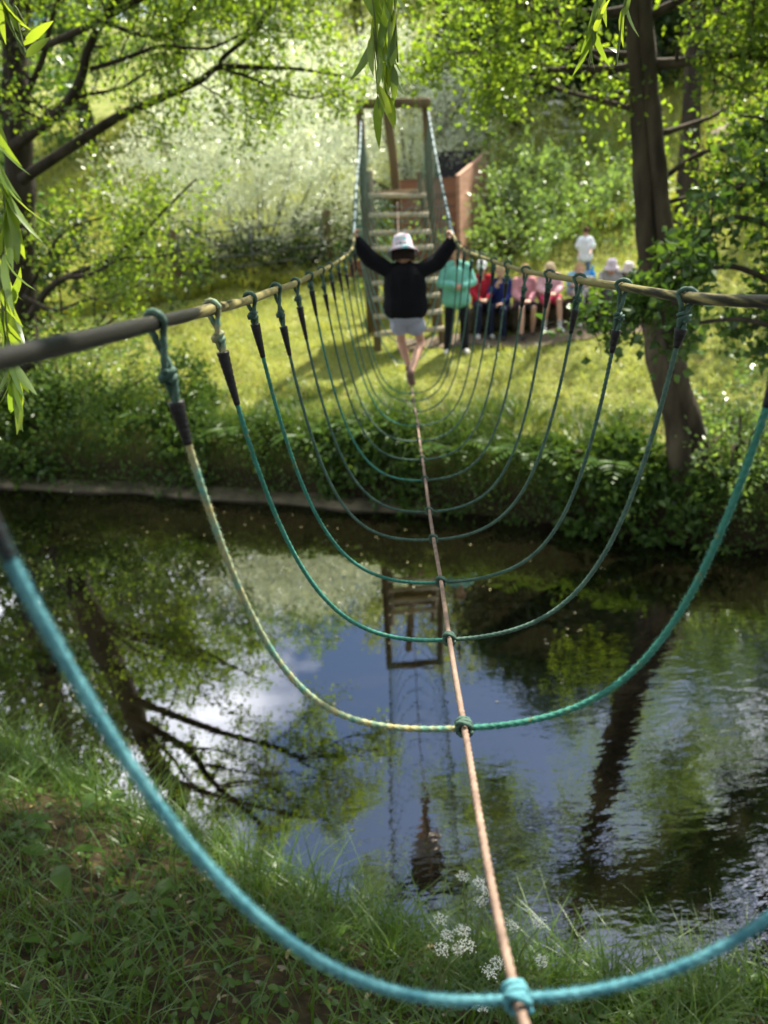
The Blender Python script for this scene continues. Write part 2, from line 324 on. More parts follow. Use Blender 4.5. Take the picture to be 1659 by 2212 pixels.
def blades(mb, pos, L, W, lean, K=4, az=None):
    """curved grass blades"""
    n = len(pos); az = rng.random(n)*2*math.pi if az is None else az
    h = np.stack([np.cos(az), np.sin(az), 0*az], 1); side = np.stack([-np.sin(az), np.cos(az), 0*az], 1)
    V = np.zeros((n, 2*K+1, 3))
    for k in range(K+1):
        t = k/K; c = pos + np.array([0, 0, 1.])*(L*(t - 0.35*lean*t*t))[:, None] + h*(L*lean*t*t)[:, None]
        w = W*(1-t)**0.7*0.5
        if k < K: V[:, 2*k] = c - side*w[:, None]; V[:, 2*k+1] = c + side*w[:, None]
        else: V[:, 2*K] = c
    i = np.arange(n)[:, None]*(2*K+1); q = []
    for k in range(K-1): q.append(i + [2*k, 2*k+1, 2*k+3, 2*k+2])
    t = (i + [2*K-2, 2*K-1, 2*K]).reshape(-1, 3)
    mb.add(V.reshape(-1, 3), np.concatenate(q, 1).reshape(-1, 4) if q else None, t); return mb

# ------------------------------------------------------------------ terrain, water, path
def water_line(pix):
    q = [P(a, b_, 1.0) for a, b_ in pix]; q = [(p[0]*CAM_Z/(CAM_Z-p[2]), CAM_Z/(CAM_Z-p[2])) for p in q]; return [p[0] for p in q], [p[1] for p in q]
E1X, E1Y = water_line([(0, 1590), (150, 1665), (300, 1745), (500, 1835), (700, 1930), (900, 2010), (1100, 2065), (1300, 2095), (1659, 2130)])
E2X, E2Y = water_line([(0, 1040), (300, 1052), (600, 1072), (870, 1092), (1100, 1118), (1300, 1145), (1500, 1175)])
E1X = [-60, -12, -5] + E1X + [8, 60]; E1Y = [19, 10, 6.6] + E1Y + [1.6, -9]
E2X = [-60, -30] + E2X + [10, 60]; E2Y = [28, 19] + E2Y + [6.2, -3]
def e1(x): return np.interp(x, E1X, E1Y)
def e2(x): return np.interp(x, E2X, E2Y)
def wob(x, y): return 0.05*np.sin(x*1.3+y*0.7) + 0.035*np.sin(2.9*x-1.7*y+1) + 0.02*np.sin(5.1*x+4.3*y)
def H(x, y):
    x = np.asarray(x, float); y = np.asarray(y, float)
    d1 = e1(x) - y; d2 = y - e2(x)
    near = np.interp(d1, [0, 0.25, 0.8, 1.6, 3, 10, 60], [-0.04, 0.18, 0.55, 1.0, 1.5, 1.9, 3])
    far = np.interp(d2, [0, 0.05, 0.18, 0.5, 3.1, 5, 8.2, 9.5, 12, 20, 60, 400], [-0.05, 0.42, 0.68, 0.82, 1.37, 1.66, 2.45, 2.9, 3.7, 6.6, 18, 40])
    k = np.clip((x+1)/6, 0, 1)*np.clip((d2-8)/4, 0, 1)
    far = far + k*np.interp(d2, [8, 12, 20, 40], [0, 0.5, 0.9, 1.5])
    z = np.where(d1 > 0, near, np.where(d2 > 0, far, -0.05 - 0.7*np.clip(np.minimum(-d1, -d2)/0.8, 0, 1)))
    return z + wob(x, y)*np.clip(np.maximum(d1, d2)*1.2, 0, 1)
xs = np.unique(np.concatenate([np.linspace(-300, -40, 14), np.linspace(-40, -9, 32), np.linspace(-9, 9, 181), np.linspace(9, 40, 32), np.linspace(40, 300, 14)]))
ys = np.unique(np.concatenate([np.linspace(-120, -6, 12), np.linspace(-6, 0, 25), np.linspace(0, 16, 201), np.linspace(16, 30, 60), np.linspace(30, 400, 30)]))
X, Y = np.meshgrid(xs, ys)
mb = MB(); nx = len(xs)
i = (np.arange(len(ys)-1)[:, None]*nx + np.arange(nx-1)[None]).reshape(-1)
mb.add(np.stack([X, Y, H(X, Y)], -1).reshape(-1, 3), np.stack([i, i+1, i+nx+1, i+nx], 1))
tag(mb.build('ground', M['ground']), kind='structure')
mb = MB(); wx = np.linspace(-60, 60, 41); wy = np.linspace(-9, 25, 30); X, Y = np.meshgrid(wx, wy); i = (np.arange(29)[:, None]*41 + np.arange(40)[None]).reshape(-1)
mb.add(np.stack([X, Y, 0*X], -1).reshape(-1, 3), np.stack([i, i+1, i+42, i+41], 1))
tag(mb.build('water', M['water']), kind='structure')
mb = MB(); px_ = np.linspace(0.35, 4.7, 60); pc = 12.95 - 0.17*(px_-2) + 0.08*np.sin(px_*1.7); pw = 0.33 + 0.1*np.sin(px_*2.3+1)
tt = np.linspace(-1, 1, 7); X = np.repeat(px_[:, None], 7, 1); Y = pc[:, None] + pw[:, None]*tt[None]*(1+0.12*np.sin(X*9+tt[None]*3))
i = (np.arange(59)[:, None]*7 + np.arange(6)[None]).reshape(-1)
mb.add(np.stack([X, Y, H(X, Y) + 0.022], -1).reshape(-1, 3), np.stack([i, i+7, i+8, i+1], 1))
tag(mb.build('path', M['dirt']), kind='structure')
def ground_pt(px, py, y0=5, y1=40):
    for y in np.arange(y0, y1, 0.05):
        p = P(px, py, y)
        if p[2] <= H(p[0], p[1]): return p
    return P(px, py, y1)

# concrete ledge along the foot of the far bank
mb = MB(); lx = np.linspace(-9, 0.7, 60); pts = []
prof = [(-0.27, -0.35), (-0.27, 0.01), (-0.22, 0.05), (-0.05, 0.08), (0.12, 0.08), (0.12, -0.35)]
V = np.array([[(x, e2(x)+a+0.03*math.sin(x*3.1), b_+0.012*math.sin(x*5+a*9)) for a, b_ in prof] for x in lx]).reshape(-1, 3)
i = (np.arange(59)[:, None]*6 + np.arange(5)[None]).reshape(-1)
mb.add(V, np.stack([i, i+1, i+7, i+6], 1), [(354, 355, 356), (354, 356, 357), (354, 357, 359), (357, 358, 359)])
tag(mb.build('stone_ledge', M['concrete']), 'low muddy concrete ledge at the foot of the far bank', 'ledge')
# ------------------------------------------------------------------ trees and shrubs
def twigs_from(limb, n, L0, L1, rad, up=0.25, lo=0.15, gravity=0.0):
    """random side branches on a limb polyline; returns list of (points, radius)"""
    p, s = resample(limb, 0.12); T = unit(np.gradient(p, axis=0)); out = []
    for _ in range(n):
        f = lo + (1-lo)*rng.random()**0.8; k = min(int(f*(len(p)-1)), len(p)-1)
        d = unit(T[k]*0.55 + rand_unit(1)[0]*0.9 + np.array([0, 0, up])); L = (L0 + (L1-L0)*rng.random())*(1.15-0.6*f)
        q = [p[k]]
        for j in range(5):
            d = unit(d + 0.28*rand_unit(1)[0] + np.array([0, 0, 0.05-gravity])); q.append(q[-1] + d*L/5)
        out.append((np.array(q), rad*(1.1-0.6*f)))
    return out
def taper_tube(mb, pts, r0, r1, seg=7, n=5):
    p = catmull(pts, n); tube(mb, p, np.linspace(r0, r1, len(p)), seg)
def crown_leaves(mb, tw, per, L, W, spread, bias=(0, 0, -0.1), fold=0.2, lo=0.15, flat=0.35):
    """leaves set along twigs"""
    pos, ax = [], []
    for q, r in tw:
        p, s = resample(q, 0.05); k = (lo + (1-lo)*rng.random(per))*(len(p)-1); k = k.astype(int)
        T = unit(np.gradient(p, axis=0))[k]
        pos.append(p[k] + rng.normal(size=(per, 3))*spread); ax.append(T*0.6 + rand_unit(per) + np.array(bias))
    pos = np.concatenate(pos); ax = np.concatenate(ax); n = len(pos)
    Ls = L*(0.65 + 0.6*rng.random(n)); nr = rand_unit(n)*(1-flat) + np.array([0, 0, 1.])*flat
    leaves(mb, pos, ax, Ls, Ls*W, fold, nr); return n
def tree(name, label, cat, base, trunk_lines, limbs, bark, leafm, n1, n2, per, L, W, spread, len1=(1.0, 2.0), len2=(0.4, 0.9), up=0.2, group=None, seg=10, lo=0.15, gravity=0.0, flat=0.35, ok=None):
    """trunk_lines: [(points, r0, r1)], limbs: [(points, r0, r1, weight)]"""
    root = thing(name, label, cat, base, group)
    mb = MB()
    for pts, a, b_ in trunk_lines:
        p = catmull(pts, 10); k = len(p); rr = np.linspace(a, b_, k)*(1 + 0.06*np.sin(np.arange(k)*0.9)); tube(mb, p, rr, 14, lobes=5, depth=0.12, twist=0.2, s=np.arange(k)*0.3)
    mb.build('trunk', M[bark], root)
    tw = []
    for pts, a, b_, wgt in limbs:
        lb = MB(); cp = catmull(pts, 6); tube(lb, cp, np.linspace(a, b_, len(cp)), 8)
        t1 = twigs_from(cp, max(1, int(n1*wgt)), len1[0], len1[1], b_*1.1, up, lo, gravity); t2 = []
        if ok: t1 = [t for t in t1 if ok(t[0][-1])]
        for q, r in t1:
            tube(lb, q, np.linspace(r, r*0.35, len(q)), 5)
            t2 += twigs_from(q, n2, len2[0], len2[1], r*0.4, up, 0.2, gravity)
        if ok: t2 = [t for t in t2 if ok(t[0][-1])]
        for q, r in t2: tube(lb, q, np.linspace(max(r, 0.003), 0.002, len(q)), 4, cap=False)
        lb.build('limb', M[bark], root); tw += t1 + t2
    mb = MB(); c = crown_leaves(mb, tw, per, L, W, spread, flat=flat)
    mb.build('crown', M[leafm], root, smooth=False)
    return root
def lump_shrub(name, label, cat, base, lumps, leafm, per, L, W, bark='bark_brown', group=None, bias=(0, 0, 0.3), stems=14, flat=0.3, shell=0.62, sprig=0.0, flowers=None):
    """lumps: [(cx,cy,cz,rx,ry,rz)] in world space; leaves sit in a ragged shell of sprigs inside each lump"""
    root = thing(name, label, cat, base, group)
    base = np.array(base, float); sb = MB()
    for k in range(stems):
        c = lumps[k % len(lumps)]; e = np.array(c[:3]) + rand_unit(1)[0]*np.array(c[3:])*0.75
        mid = base*0.4 + e*0.6 + rng.normal(size=3)*0.15; mid[2] -= 0.1*abs(e[2]-base[2])
        p = catmull([base + rng.normal(size=3)*[0.2, 0.2, 0] - [0, 0, 0.15], mid, e], 6); tube(sb, p, np.linspace(0.035, 0.008, len(p)), 5)
    sb.build('trunk', M[bark], root)
    mb = MB()
    for c in lumps:
        c = np.array(c, float); vol = c[3]*c[4] + c[3]*c[5] + c[4]*c[5]; n = int(per*vol); ns = max(6, n//26)
        d = rand_unit(ns); rad = shell + (1.12-shell)*rng.random(ns)**0.7; rad *= 1 + 0.16*np.sin(d[:, 0]*7 + c[0]) * np.cos(d[:, 2]*6 + c[1])
        pos0 = c[:3] + d*c[3:]*rad[:, None]; m_ = 26
        dd = unit(d*0.8 + np.array(bias) + 0.5*rand_unit(ns)); t = rng.random((ns, m_))
        sl = (0.35 + 0.5*rng.random(ns))*(0.6 + sprig)
        pos = (pos0[:, None] + dd[:, None]*(t*sl[:, None])[..., None] + rng.normal(size=(ns, m_, 3))*L*0.9).reshape(-1, 3)
        ax = (np.repeat(dd[:, None], m_, 1)*0.7 + rng.normal(size=(ns, m_, 3))*0.75).reshape(-1, 3)
        k = pos[:, 2] > H(pos[:, 0], pos[:, 1]); pos = pos[k]; ax = ax[k]; n = len(pos)
        Ls = L*(0.6 + 0.7*rng.random(n)); leaves(mb, pos, ax, Ls, Ls*W, 0.2, rand_unit(n)*(1-flat) + np.array([0, 0, flat]))
    mb.build('crown', M[leafm], root, smooth=False)
    if flowers:
        for fp in flowers:
            fb = MB(); n = 60; a = rng.random(n)*6.28; r = np.sqrt(rng.random(n))*0.22
            pos = np.array(fp) + np.stack([np.cos(a)*r, np.sin(a)*r, 0.06 - r*r*0.8 + rng.normal(size=n)*0.02], 1)
            leaves(fb, pos, rand_unit(n)*[1, 1, 0.3], 0.055, 0.05, 0.1, np.tile([0, 0, 1.], (n, 1))); fb.build('flower', M['petal'], root, smooth=False)
    return root
def dz(l, y, dy=0):   # list of photograph points at distance y -> world points
    l = [P(a, b_, y + dy*k/max(1, len(l)-1)) for k, (a, b_) in enumerate(l)]; return np.array(l)

# left alder leaning over the far bank
tb = P(45, 720, 12.1); tb0 = np.array([tb[0]-0.15, tb[1], H(tb[0], tb[1]) - 0.2])
trunk = [np.r_[tb0], tb, P(40, 560, 12.1), P(42, 400, 12.1), P(38, 250, 12.1), P(30, 80, 12.1), P(20, -150, 11.9), np.array([-6.4, 11.8, 9.5]), np.array([-6.3, 11.4, 11.8])]
y = 11.8
limbs = [
 (dz([(45, 390), (150, 320), (260, 250), (340, 215), (430, 175), (475, 145), (560, 146), (650, 150), (780, 172)], y, -0.6), 0.075, 0.014, 1.0),
 (dz([(475, 145), (482, 125), (530, 85), (565, 50), (600, -20), (640, -80)], y-0.3, -0.4), 0.035, 0.012, 0.9),
 (dz([(20, 325), (65, 290), (110, 255), (155, 210), (178, 160), (190, 110), (225, 40), (262, -10), (300, -90)], y, -0.8), 0.085, 0.03, 1.0),
 (dz([(225, 45), (290, 72), (350, 78), (388, 52), (425, 5), (470, -50)], y-0.4, -0.5), 0.03, 0.01, 0.9),
 (dz([(195, 150), (260, 130), (345, 100), (400, 103), (460, 102), (545, 60), (570, 30)], y-0.4, -0.3), 0.03, 0.01, 0.9),
 (dz([(480, 148), (545, 170), (600, 195), (660, 212), (715, 205), (760, 206)], y-0.5, 0.2), 0.022, 0.008, 0.5),
 (dz([(345, 112), (400, 150), (430, 180), (490, 215), (540, 250), (620, 260)], y-0.2, 0.5), 0.018, 0.006, 0.3),
 (dz([(60, 690), (110, 620), (170, 588), (240, 560), (310, 500), (360, 450), (425, 385)], 11.6, 0.4), 0.055, 0.012, 1.0),
 (dz([(130, 603), (200, 590), (260, 560), (330, 555), (400, 540)], 11.6, -0.6), 0.03, 0.008, 0.9),
 (dz([(55, 640), (100, 560), (140, 500), (220, 470), (300, 450)], 11.9, 0.3), 0.03, 0.008, 0.6),
 (dz([(50, 640), (120, 670), (180, 650), (250, 640)], 11.6, -0.5), 0.03, 0.008, 0.5),
 (dz([(40, 250), (60, 200), (95, 120), (110, 50), (140, -40)], 12.1, -0.4), 0.05, 0.02, 0.7),
 (dz([(40, 300), (0, 230), (-40, 150)], 12.1, 0.1), 0.05, 0.02, 0.3),
 (np.array([P(30, 100, 12.1), [-3.7, 11.2, 5.7], [-2.1, 11.0, 6.2], [-0.8, 10.8, 6.4]]), 0.06, 0.015, 1.4),
 (np.array([[-6.1, 11.6, 6.6], [-3.3, 11.1, 7.3], [-1.6, 10.7, 7.7], [-0.2, 10.4, 7.8]]), 0.06, 0.015, 1.6),
 (np.array([P(30, 60, 12.1), [-4.9, 11.2, 8.2], [-3.5, 10.8, 9.2], [-2.3, 10.6, 9.7]]), 0.06, 0.015, 1.0),
 (np.array([[-6.3, 11.6, 8.3], [-4.7, 11.1, 10.2], [-3.2, 10.5, 11.3]]), 0.05, 0.015, 1.0),
 (np.array([[-6.3, 11.6, 8.8], [-7.1, 10.5, 10.5], [-7.8, 9.7, 11.5]]), 0.05, 0.015, 0.7),
 (np.array([[-6.2, 11.3, 10.5], [-5.5, 10.3, 12.2], [-5.0, 9.4, 13.2]]), 0.05, 0.015, 0.9),
]
tree('alder_tree', 'dark alder on the left far bank with long limbs arching over the river', 'tree', tb0, [(trunk, 0.27, 0.10)], limbs, 'bark_dark', 'leaf_alder',
     10, 6, 20, 0.064, 0.75, 0.10, (0.7, 1.5), (0.3, 0.7), 0.12)

# right alder with a double trunk
A0 = ground_pt(1492, 1078, 6) - [0, 0, 0.2]
stemA = [A0 + [-0.05, 0, 0], P(1462, 930, 8.45), P(1425, 800, 8.45), P(1408, 690, 8.7), P(1398, 553, 8.7), P(1388, 400, 8.7), P(1378, 200, 8.7), P(1368, 0, 8.7), P(1362, -200, 8.65), np.array([2.55, 8.8, 8.6]), np.array([3.0, 8.9, 11.5])]
stemB = [A0 + [0.12, 0.02, 0], P(1505, 960, 8.45), P(1468, 830, 8.45), P(1450, 700, 8.65), P(1440, 553, 8.65), P(1422, 380, 8.65), P(1406, 200, 8.65), P(1392, 0, 8.65), P(1385, -200, 8.65), np.array([2.85, 8.9, 8.4]), np.array([3.5, 8.9, 11.0])]
y = 8.7
limbs = [
 (dz([(1370, 145), (1300, 150), (1215, 150), (1150, 160), (1105, 172), (1050, 190)], y, 1.2), 0.04, 0.012, 0.55),
 (dz([(1395, 140), (1470, 135), (1560, 120), (1659, 125), (1740, 130)], y, -0.6), 0.055, 0.02, 1.0),
 (dz([(1380, 240), (1310, 220), (1230, 200), (1150, 170), (1080, 150)], y, 0.8), 0.03, 0.008, 0.35),
 (dz([(1432, 385), (1505, 335), (1560, 320), (1659, 300), (1730, 280)], y, -0.7), 0.028, 0.01, 0.8),
 (dz([(1425, 290), (1530, 255), (1600, 215), (1700, 170)], y, 0.6), 0.03, 0.01, 0.7),
 (dz([(1368, 20), (1290, 30), (1180, 20), (1040, 0), (960, -20)], y, 0.6), 0.05, 0.015, 0.7),
 (dz([(1365, -60), (1260, -80), (1130, -70), (1000, -60), (900, -60)], y, -0.4), 0.05, 0.015, 0.8),
 (dz([(1390, 40), (1480, 0), (1600, -30), (1720, -60)], y, -0.5), 0.05, 0.015, 1.0),
 (dz([(1375, 120), (1250, 110), (1130, 100), (1010, 110), (930, 130)], y, 1.5), 0.03, 0.01, 1.0),
 (dz([(1430, 440), (1530, 420), (1640, 440), (1720, 430)], y, 0.2), 0.025, 0.01, 0.6),
 (np.array([P(1368, -20, 8.7), [1.3, 9.3, 6.0], [0.1, 9.6, 6.5], [-1.0, 9.7, 6.7]]), 0.045, 0.014, 0.8),
 (np.array([[2.5, 8.8, 7.2], [1.1, 8.6, 7.5], [-0.4, 8.6, 7.8]]), 0.045, 0.014, 0.9),
 (np.array([[2.5, 8.8, 6.5], [1.4, 8.3, 6.6], [0.3, 8.0, 6.8], [-0.9, 7.9, 6.9]]), 0.04, 0.014, 0.9),
 (np.array([[2.2, 9.1, 7.4], [3.4, 8.3, 8.8], [4.3, 7.8, 9.8]]), 0.06, 0.015, 0.45),
 (np.array([[2.1, 9.0, 8.4], [1.7, 8.1, 9.6], [1.8, 7.4, 10.6]]), 0.05, 0.015, 0.4),
 (np.array([[2.5, 9.1, 9.4], [3.4, 8.4, 11.2], [4.4, 7.8, 12.6]]), 0.05, 0.015, 0.5),
 (np.array([[2.3, 9.1, 6.6], [3.9, 9.2, 7.6], [5.6, 9.0, 8.6]]), 0.06, 0.015, 0.5),
]
tree('alder_tree', 'tall double trunked alder on the right far bank, behind the green rope hangers', 'tree', A0, [(stemA, 0.14, 0.052), (stemB, 0.135, 0.048)], limbs, 'bark_brown', 'leaf_alder',
     12, 6, 20, 0.066, 0.78, 0.11, (0.6, 1.3), (0.3, 0.65), 0.05)
# a nearer alder whose low branches reach in from the right edge
N0 = np.array([5.3, 6.8, H(5.3, 8.4)]); N0[1] = 8.2; N0[2] = H(5.3, 8.2) - 0.2
yn = 6.0
limbs = [
 (np.array([[5.1, 8.0, 2.3], *dz([(1720, 640), (1640, 595), (1560, 575), (1480, 610), (1420, 635), (1340, 675), (1250, 690)], 6.5, -0.4)]), 0.03, 0.010, 2.4),
 (np.array([[5.1, 8.0, 2.0], *dz([(1720, 740), (1650, 700), (1580, 690), (1500, 700), (1430, 720)], 6.4, -0.5)]), 0.025, 0.012, 0.9),
 (np.array([[5.1, 8.0, 2.6], *dz([(1720, 520), (1640, 480), (1580, 470), (1530, 500), (1480, 540)], 6.6, -0.3)]), 0.025, 0.014, 2.2),
 (np.array([[5.1, 8.0, 3.0], *dz([(1740, 430), (1660, 400), (1600, 400), (1550, 430)], 6.6, 0)]), 0.025, 0.014, 1.2),
 (np.array([[5.1, 8.0, 3.3], *dz([(1740, 300), (1660, 260), (1600, 250)], 6.8, 0)]), 0.025, 0.008, 0.6),
 (np.array([[5.0, 7.9, 4.5], [4.6, 6.8, 6.0], [4.0, 6.0, 7.0]]), 0.06, 0.02, 0.7),
 (np.array([[5.0, 7.9, 5.0], [3.6, 7.2, 6.8], [2.0, 6.4, 7.6], [0.4, 5.6, 8.0]]), 0.06, 0.02, 0.7),  # long high limbs added overhead to shade the near bank
 (np.array([[5.0, 7.8, 5.6], [4.0, 6.4, 7.2], [2.6, 5.0, 7.9], [1.2, 4.2, 8.2]]), 0.06, 0.02, 0.7),
 (np.array([[4.9, 7.8, 6.2], [3.0, 7.4, 7.8], [1.0, 6.8, 8.8], [-1.0, 6.2, 9.2]]), 0.06, 0.02, 0.7),
 (np.array([[4.9, 7.8, 6.2], [5.4, 6.0, 7.6], [5.4, 4.6, 8.2]]), 0.06, 0.02, 0.7),
 (np.array([[5.0, 7.9, 5.5], [5.4, 6.6, 7.3], [5.4, 5.6, 8.3]]), 0.04, 0.01, 0.5),
 (np.array([[4.9, 7.8, 6.5], [4.2, 6.8, 8.4], [3.8, 6.2, 9.6]]), 0.04, 0.01, 0.5),
]
tree('alder_tree', 'nearer alder reaching in from the right edge with round leaves on thin low branches', 'tree', N0,
     [([N0, [5.2, 8.1, 2.0], [5.05, 8.0, 4.0], [4.95, 7.85, 6.2], [4.7, 7.6, 9.0]], 0.15, 0.05)], limbs, 'bark_dark', 'leaf_alder_dark',
     12, 5, 10, 0.08, 0.88, 0.06, (0.35, 0.8), (0.15, 0.4), 0.0, flat=0.25)

# willows behind the lawn
def gz(x, y): return float(H(x, y))
def lump_px(px, py, y, rx, rz, ry=None):
    p = P(px, py, y); return (p[0], p[1], p[2], rx, ry or rx*0.8, rz)
b0 = P(560, 540, 19.0); b0[2] = gz(b0[0], b0[1])
lump_shrub('willow_shrub', 'broad silvery willow thicket behind the metal gate', 'shrub', b0,
   [lump_px(500, 330, 19, 1.5, 1.3), lump_px(620, 300, 19.5, 1.5, 1.5), lump_px(690, 400, 18.6, 1.1, 1.3), lump_px(400, 380, 19.3, 1.2, 1.0), lump_px(560, 430, 18.4, 1.3, 1.1), lump_px(330, 420, 19, 0.9, 0.7), lump_px(620, 220, 20.5, 1.6, 1.2), lump_px(440, 470, 18.4, 0.9, 0.6), lump_px(690, 500, 18.3, 0.7, 0.6), lump_px(510, 240, 20.5, 1.4, 0.9)],
   'leaf_willow_silver', 1500, 0.085, 0.26, stems=22, sprig=0.5, bias=(0, 0, 0.5))
b0 = P(890, 420, 20.5); b0[2] = gz(b0[0], b0[1])
lump_shrub('willow_shrub', 'tall silvery willow rising behind the wooden tower', 'shrub', b0,
   [lump_px(880, 300, 20.5, 1.5, 1.3), lump_px(800, 260, 21, 1.3, 1.3), lump_px(960, 310, 20.5, 0.9, 1.0), lump_px(870, 210, 21.5, 1.5, 1.0), lump_px(770, 390, 20, 0.9, 1.2), lump_px(930, 380, 20, 0.7, 0.7)],
   'leaf_willow_silver', 1300, 0.085, 0.26, stems=16, sprig=0.5, bias=(0, 0, 0.5))
# rough hillside shrubs on the right
def shrub(px, py, y, lumps, label, leafm, per=800, L=0.09, W=0.6, flowers=None, sprig=0.2, group='shrubs on the far hillside', name='shrub'):
    b_ = P(px, py, y); b_[2] = gz(b_[0], b_[1])
    return lump_shrub(name, label, 'shrub', b_, [lump_px(*q) for q in lumps], leafm, per, L, W, group=group, stems=10, sprig=sprig, flowers=flowers)
shrub(1100, 500, 16.8, [(1085, 470, 16.8, 0.6, 0.7), (1140, 450, 17, 0.8, 0.8), (1120, 395, 17.8, 0.7, 0.6), (1060, 530, 15.9, 0.5, 0.35), (1120, 520, 16.1, 0.6, 0.35), (1032, 500, 16.0, 0.3, 0.4)], 'leafy green thicket touching the red boarded wall', 'leaf_shrub')
shrub(1230, 500, 17.2, [(1210, 480, 17, 0.8, 0.6), (1290, 470, 17.3, 0.9, 0.7), (1240, 420, 18, 0.9, 0.6), (1190, 525, 16.4, 0.5, 0.3), (1300, 525, 16.7, 0.6, 0.3), (1360, 460, 17.8, 0.7, 0.7)], 'wide mid green bramble bank above the seated children', 'leaf_shrub')
shrub(1160, 330, 20, [(1130, 330, 20, 1.0, 0.9), (1200, 310, 20.5, 1.1, 0.9), (1120, 370, 19, 0.7, 0.6), (1180, 380, 19.3, 0.9, 0.6)], 'tall yellow green bush rising above the bramble bank', 'leaf_shrub_yellow',
      flowers=[P(1198, 228, 20), P(1210, 262, 19.8), P(1235, 272, 19.8), P(1222, 290, 19.6), P(1246, 290, 19.7), P(1180, 250, 20)])
shrub(1310, 370, 20, [(1290, 360, 20, 1.0, 0.8), (1360, 370, 20.5, 1.0, 0.8), (1250, 390, 19.5, 0.8, 0.6)], 'rounded bright bush just left of the double trunk', 'leaf_shrub')
shrub(1090, 260, 22.5, [(1080, 270, 22.5, 0.9, 0.9), (1130, 250, 23, 0.9, 1.0), (1160, 225, 23, 0.6, 1.0)], 'slender yellow green bush with a pointed top before the dark trees', 'leaf_shrub_yellow')
shrub(890, 560, 14.9, [(850, 560, 14.8, 0.3, 0.28), (930, 565, 14.9, 0.35, 0.25), (980, 545, 15.1, 0.3, 0.3), (900, 530, 15.2, 0.3, 0.25)], 'low weeds growing behind the ladder at the foot of the red boards', 'leaf_shrub', 900, 0.07)
shrub(1540, 420, 20, [(1510, 430, 20, 0.9, 0.5), (1590, 440, 20.5, 1.0, 0.5), (1640, 380, 21, 1.0, 0.6)], 'low sunlit scrub on the grass right of the double trunk', 'leaf_shrub_yellow')
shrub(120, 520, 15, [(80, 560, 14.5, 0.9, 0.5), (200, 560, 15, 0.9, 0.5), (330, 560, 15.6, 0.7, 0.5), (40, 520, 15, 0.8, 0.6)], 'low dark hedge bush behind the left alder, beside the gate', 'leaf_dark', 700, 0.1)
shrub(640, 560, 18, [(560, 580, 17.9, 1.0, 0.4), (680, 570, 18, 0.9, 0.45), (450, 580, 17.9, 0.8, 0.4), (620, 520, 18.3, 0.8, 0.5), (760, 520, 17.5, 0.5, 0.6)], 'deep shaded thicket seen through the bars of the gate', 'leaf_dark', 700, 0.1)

# trees further up the hill
def far_tree(px, y, h, w, label, leafm, per=260, L=0.17, W=0.6, bark='bark_dark', low=0.25, nl=9, shape='round', name='tree'):
    u = P(px, 400, y); x = u[0]; z = gz(x, y); root = thing(name, label, 'tree', (x, y, z), 'trees up the hill')
    mb = MB(); lean = rng.normal()*0.4
    taper_tube(mb, [[x, y, z-0.2], [x+lean*0.3, y, z+h*0.35], [x+lean, y, z+h*0.9]], 0.03*h, 0.006*h, 8)
    mb.build('trunk', M[bark], root); cb = MB()
    for k in range(nl):
        f = low + (1-low)*(k+0.5)/nl; a = k*2.4 + rng.random(); wr = w*(math.sin(math.pi*min(1, (f-low)/(1-low)*0.85+0.15)) if shape == 'round' else (1.08-f))
        c = np.array([x + lean*f + math.cos(a)*wr*0.5, y + math.sin(a)*wr*0.5, z + h*f]); rad = np.array([wr*0.62, wr*0.62, h/nl*1.0])
        n = int(per*(rad[0]*rad[0]+2*rad[0]*rad[2])); ns = max(5, n//20); d = rand_unit(ns); rr = 0.55+0.6*rng.random(ns)
        p0 = c + d*rad*rr[:, None]; dd = unit(d + [0, 0, -0.1] + 0.5*rand_unit(ns))
        pos = (p0[:, None] + dd[:, None]*(rng.random((ns, 20))*0.6)[..., None] + rng.normal(size=(ns, 20, 3))*0.14).reshape(-1, 3)
        ax = (dd[:, None]*0.6 + rng.normal(size=(ns, 20, 3))*0.7).reshape(-1, 3); m_ = len(pos); Ls = L*(0.6+0.7*rng.random(m_))
        leaves(cb, pos, ax, Ls, Ls*W, 0.2)
    cb.build('crown', M[leafm], root, smooth=False); return root
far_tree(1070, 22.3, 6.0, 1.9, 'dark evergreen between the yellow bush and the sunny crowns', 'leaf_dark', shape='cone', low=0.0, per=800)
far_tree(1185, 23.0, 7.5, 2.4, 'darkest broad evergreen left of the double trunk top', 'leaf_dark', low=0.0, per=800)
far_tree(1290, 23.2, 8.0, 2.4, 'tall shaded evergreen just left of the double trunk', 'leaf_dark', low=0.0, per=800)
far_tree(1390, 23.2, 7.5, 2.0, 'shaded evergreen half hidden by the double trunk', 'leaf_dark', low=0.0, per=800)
far_tree(1490, 30, 10.0, 3.2, 'dark green tree on the hillside right of the double trunk', 'leaf_alder_dark', low=0.1)
far_tree(1640, 28, 9.0, 2.8, 'dark green tree at the right edge high on the hillside', 'leaf_alder_dark', low=0.1)
far_tree(960, 30, 9.0, 2.6, 'sunny yellow green tree behind the tower top beam', 'leaf_shrub_yellow', low=0.1)
far_tree(800, 32, 8.0, 3.2, 'sunny pale green tree above the silvery willow thicket', 'leaf_shrub_yellow', low=0.1)
far_tree(620, 32, 9.0, 3.2, 'bright green tree high behind the silvery willow thicket', 'leaf_shrub', low=0.1)
far_tree(430, 32, 10.5, 3.6, 'large bright tree behind the arching limbs of the left alder', 'leaf_shrub', low=0.1)
far_tree(210, 30, 10.5, 3.4, 'mid green tree behind the left alder limbs, above the pale meadow', 'leaf_shrub', low=0.3)
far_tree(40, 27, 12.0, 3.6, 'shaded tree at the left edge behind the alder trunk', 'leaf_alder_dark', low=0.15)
far_tree(-260, 20, 11.0, 3.4, 'shaded tree beyond the left edge of the river bank', 'leaf_alder_dark', low=0.1)
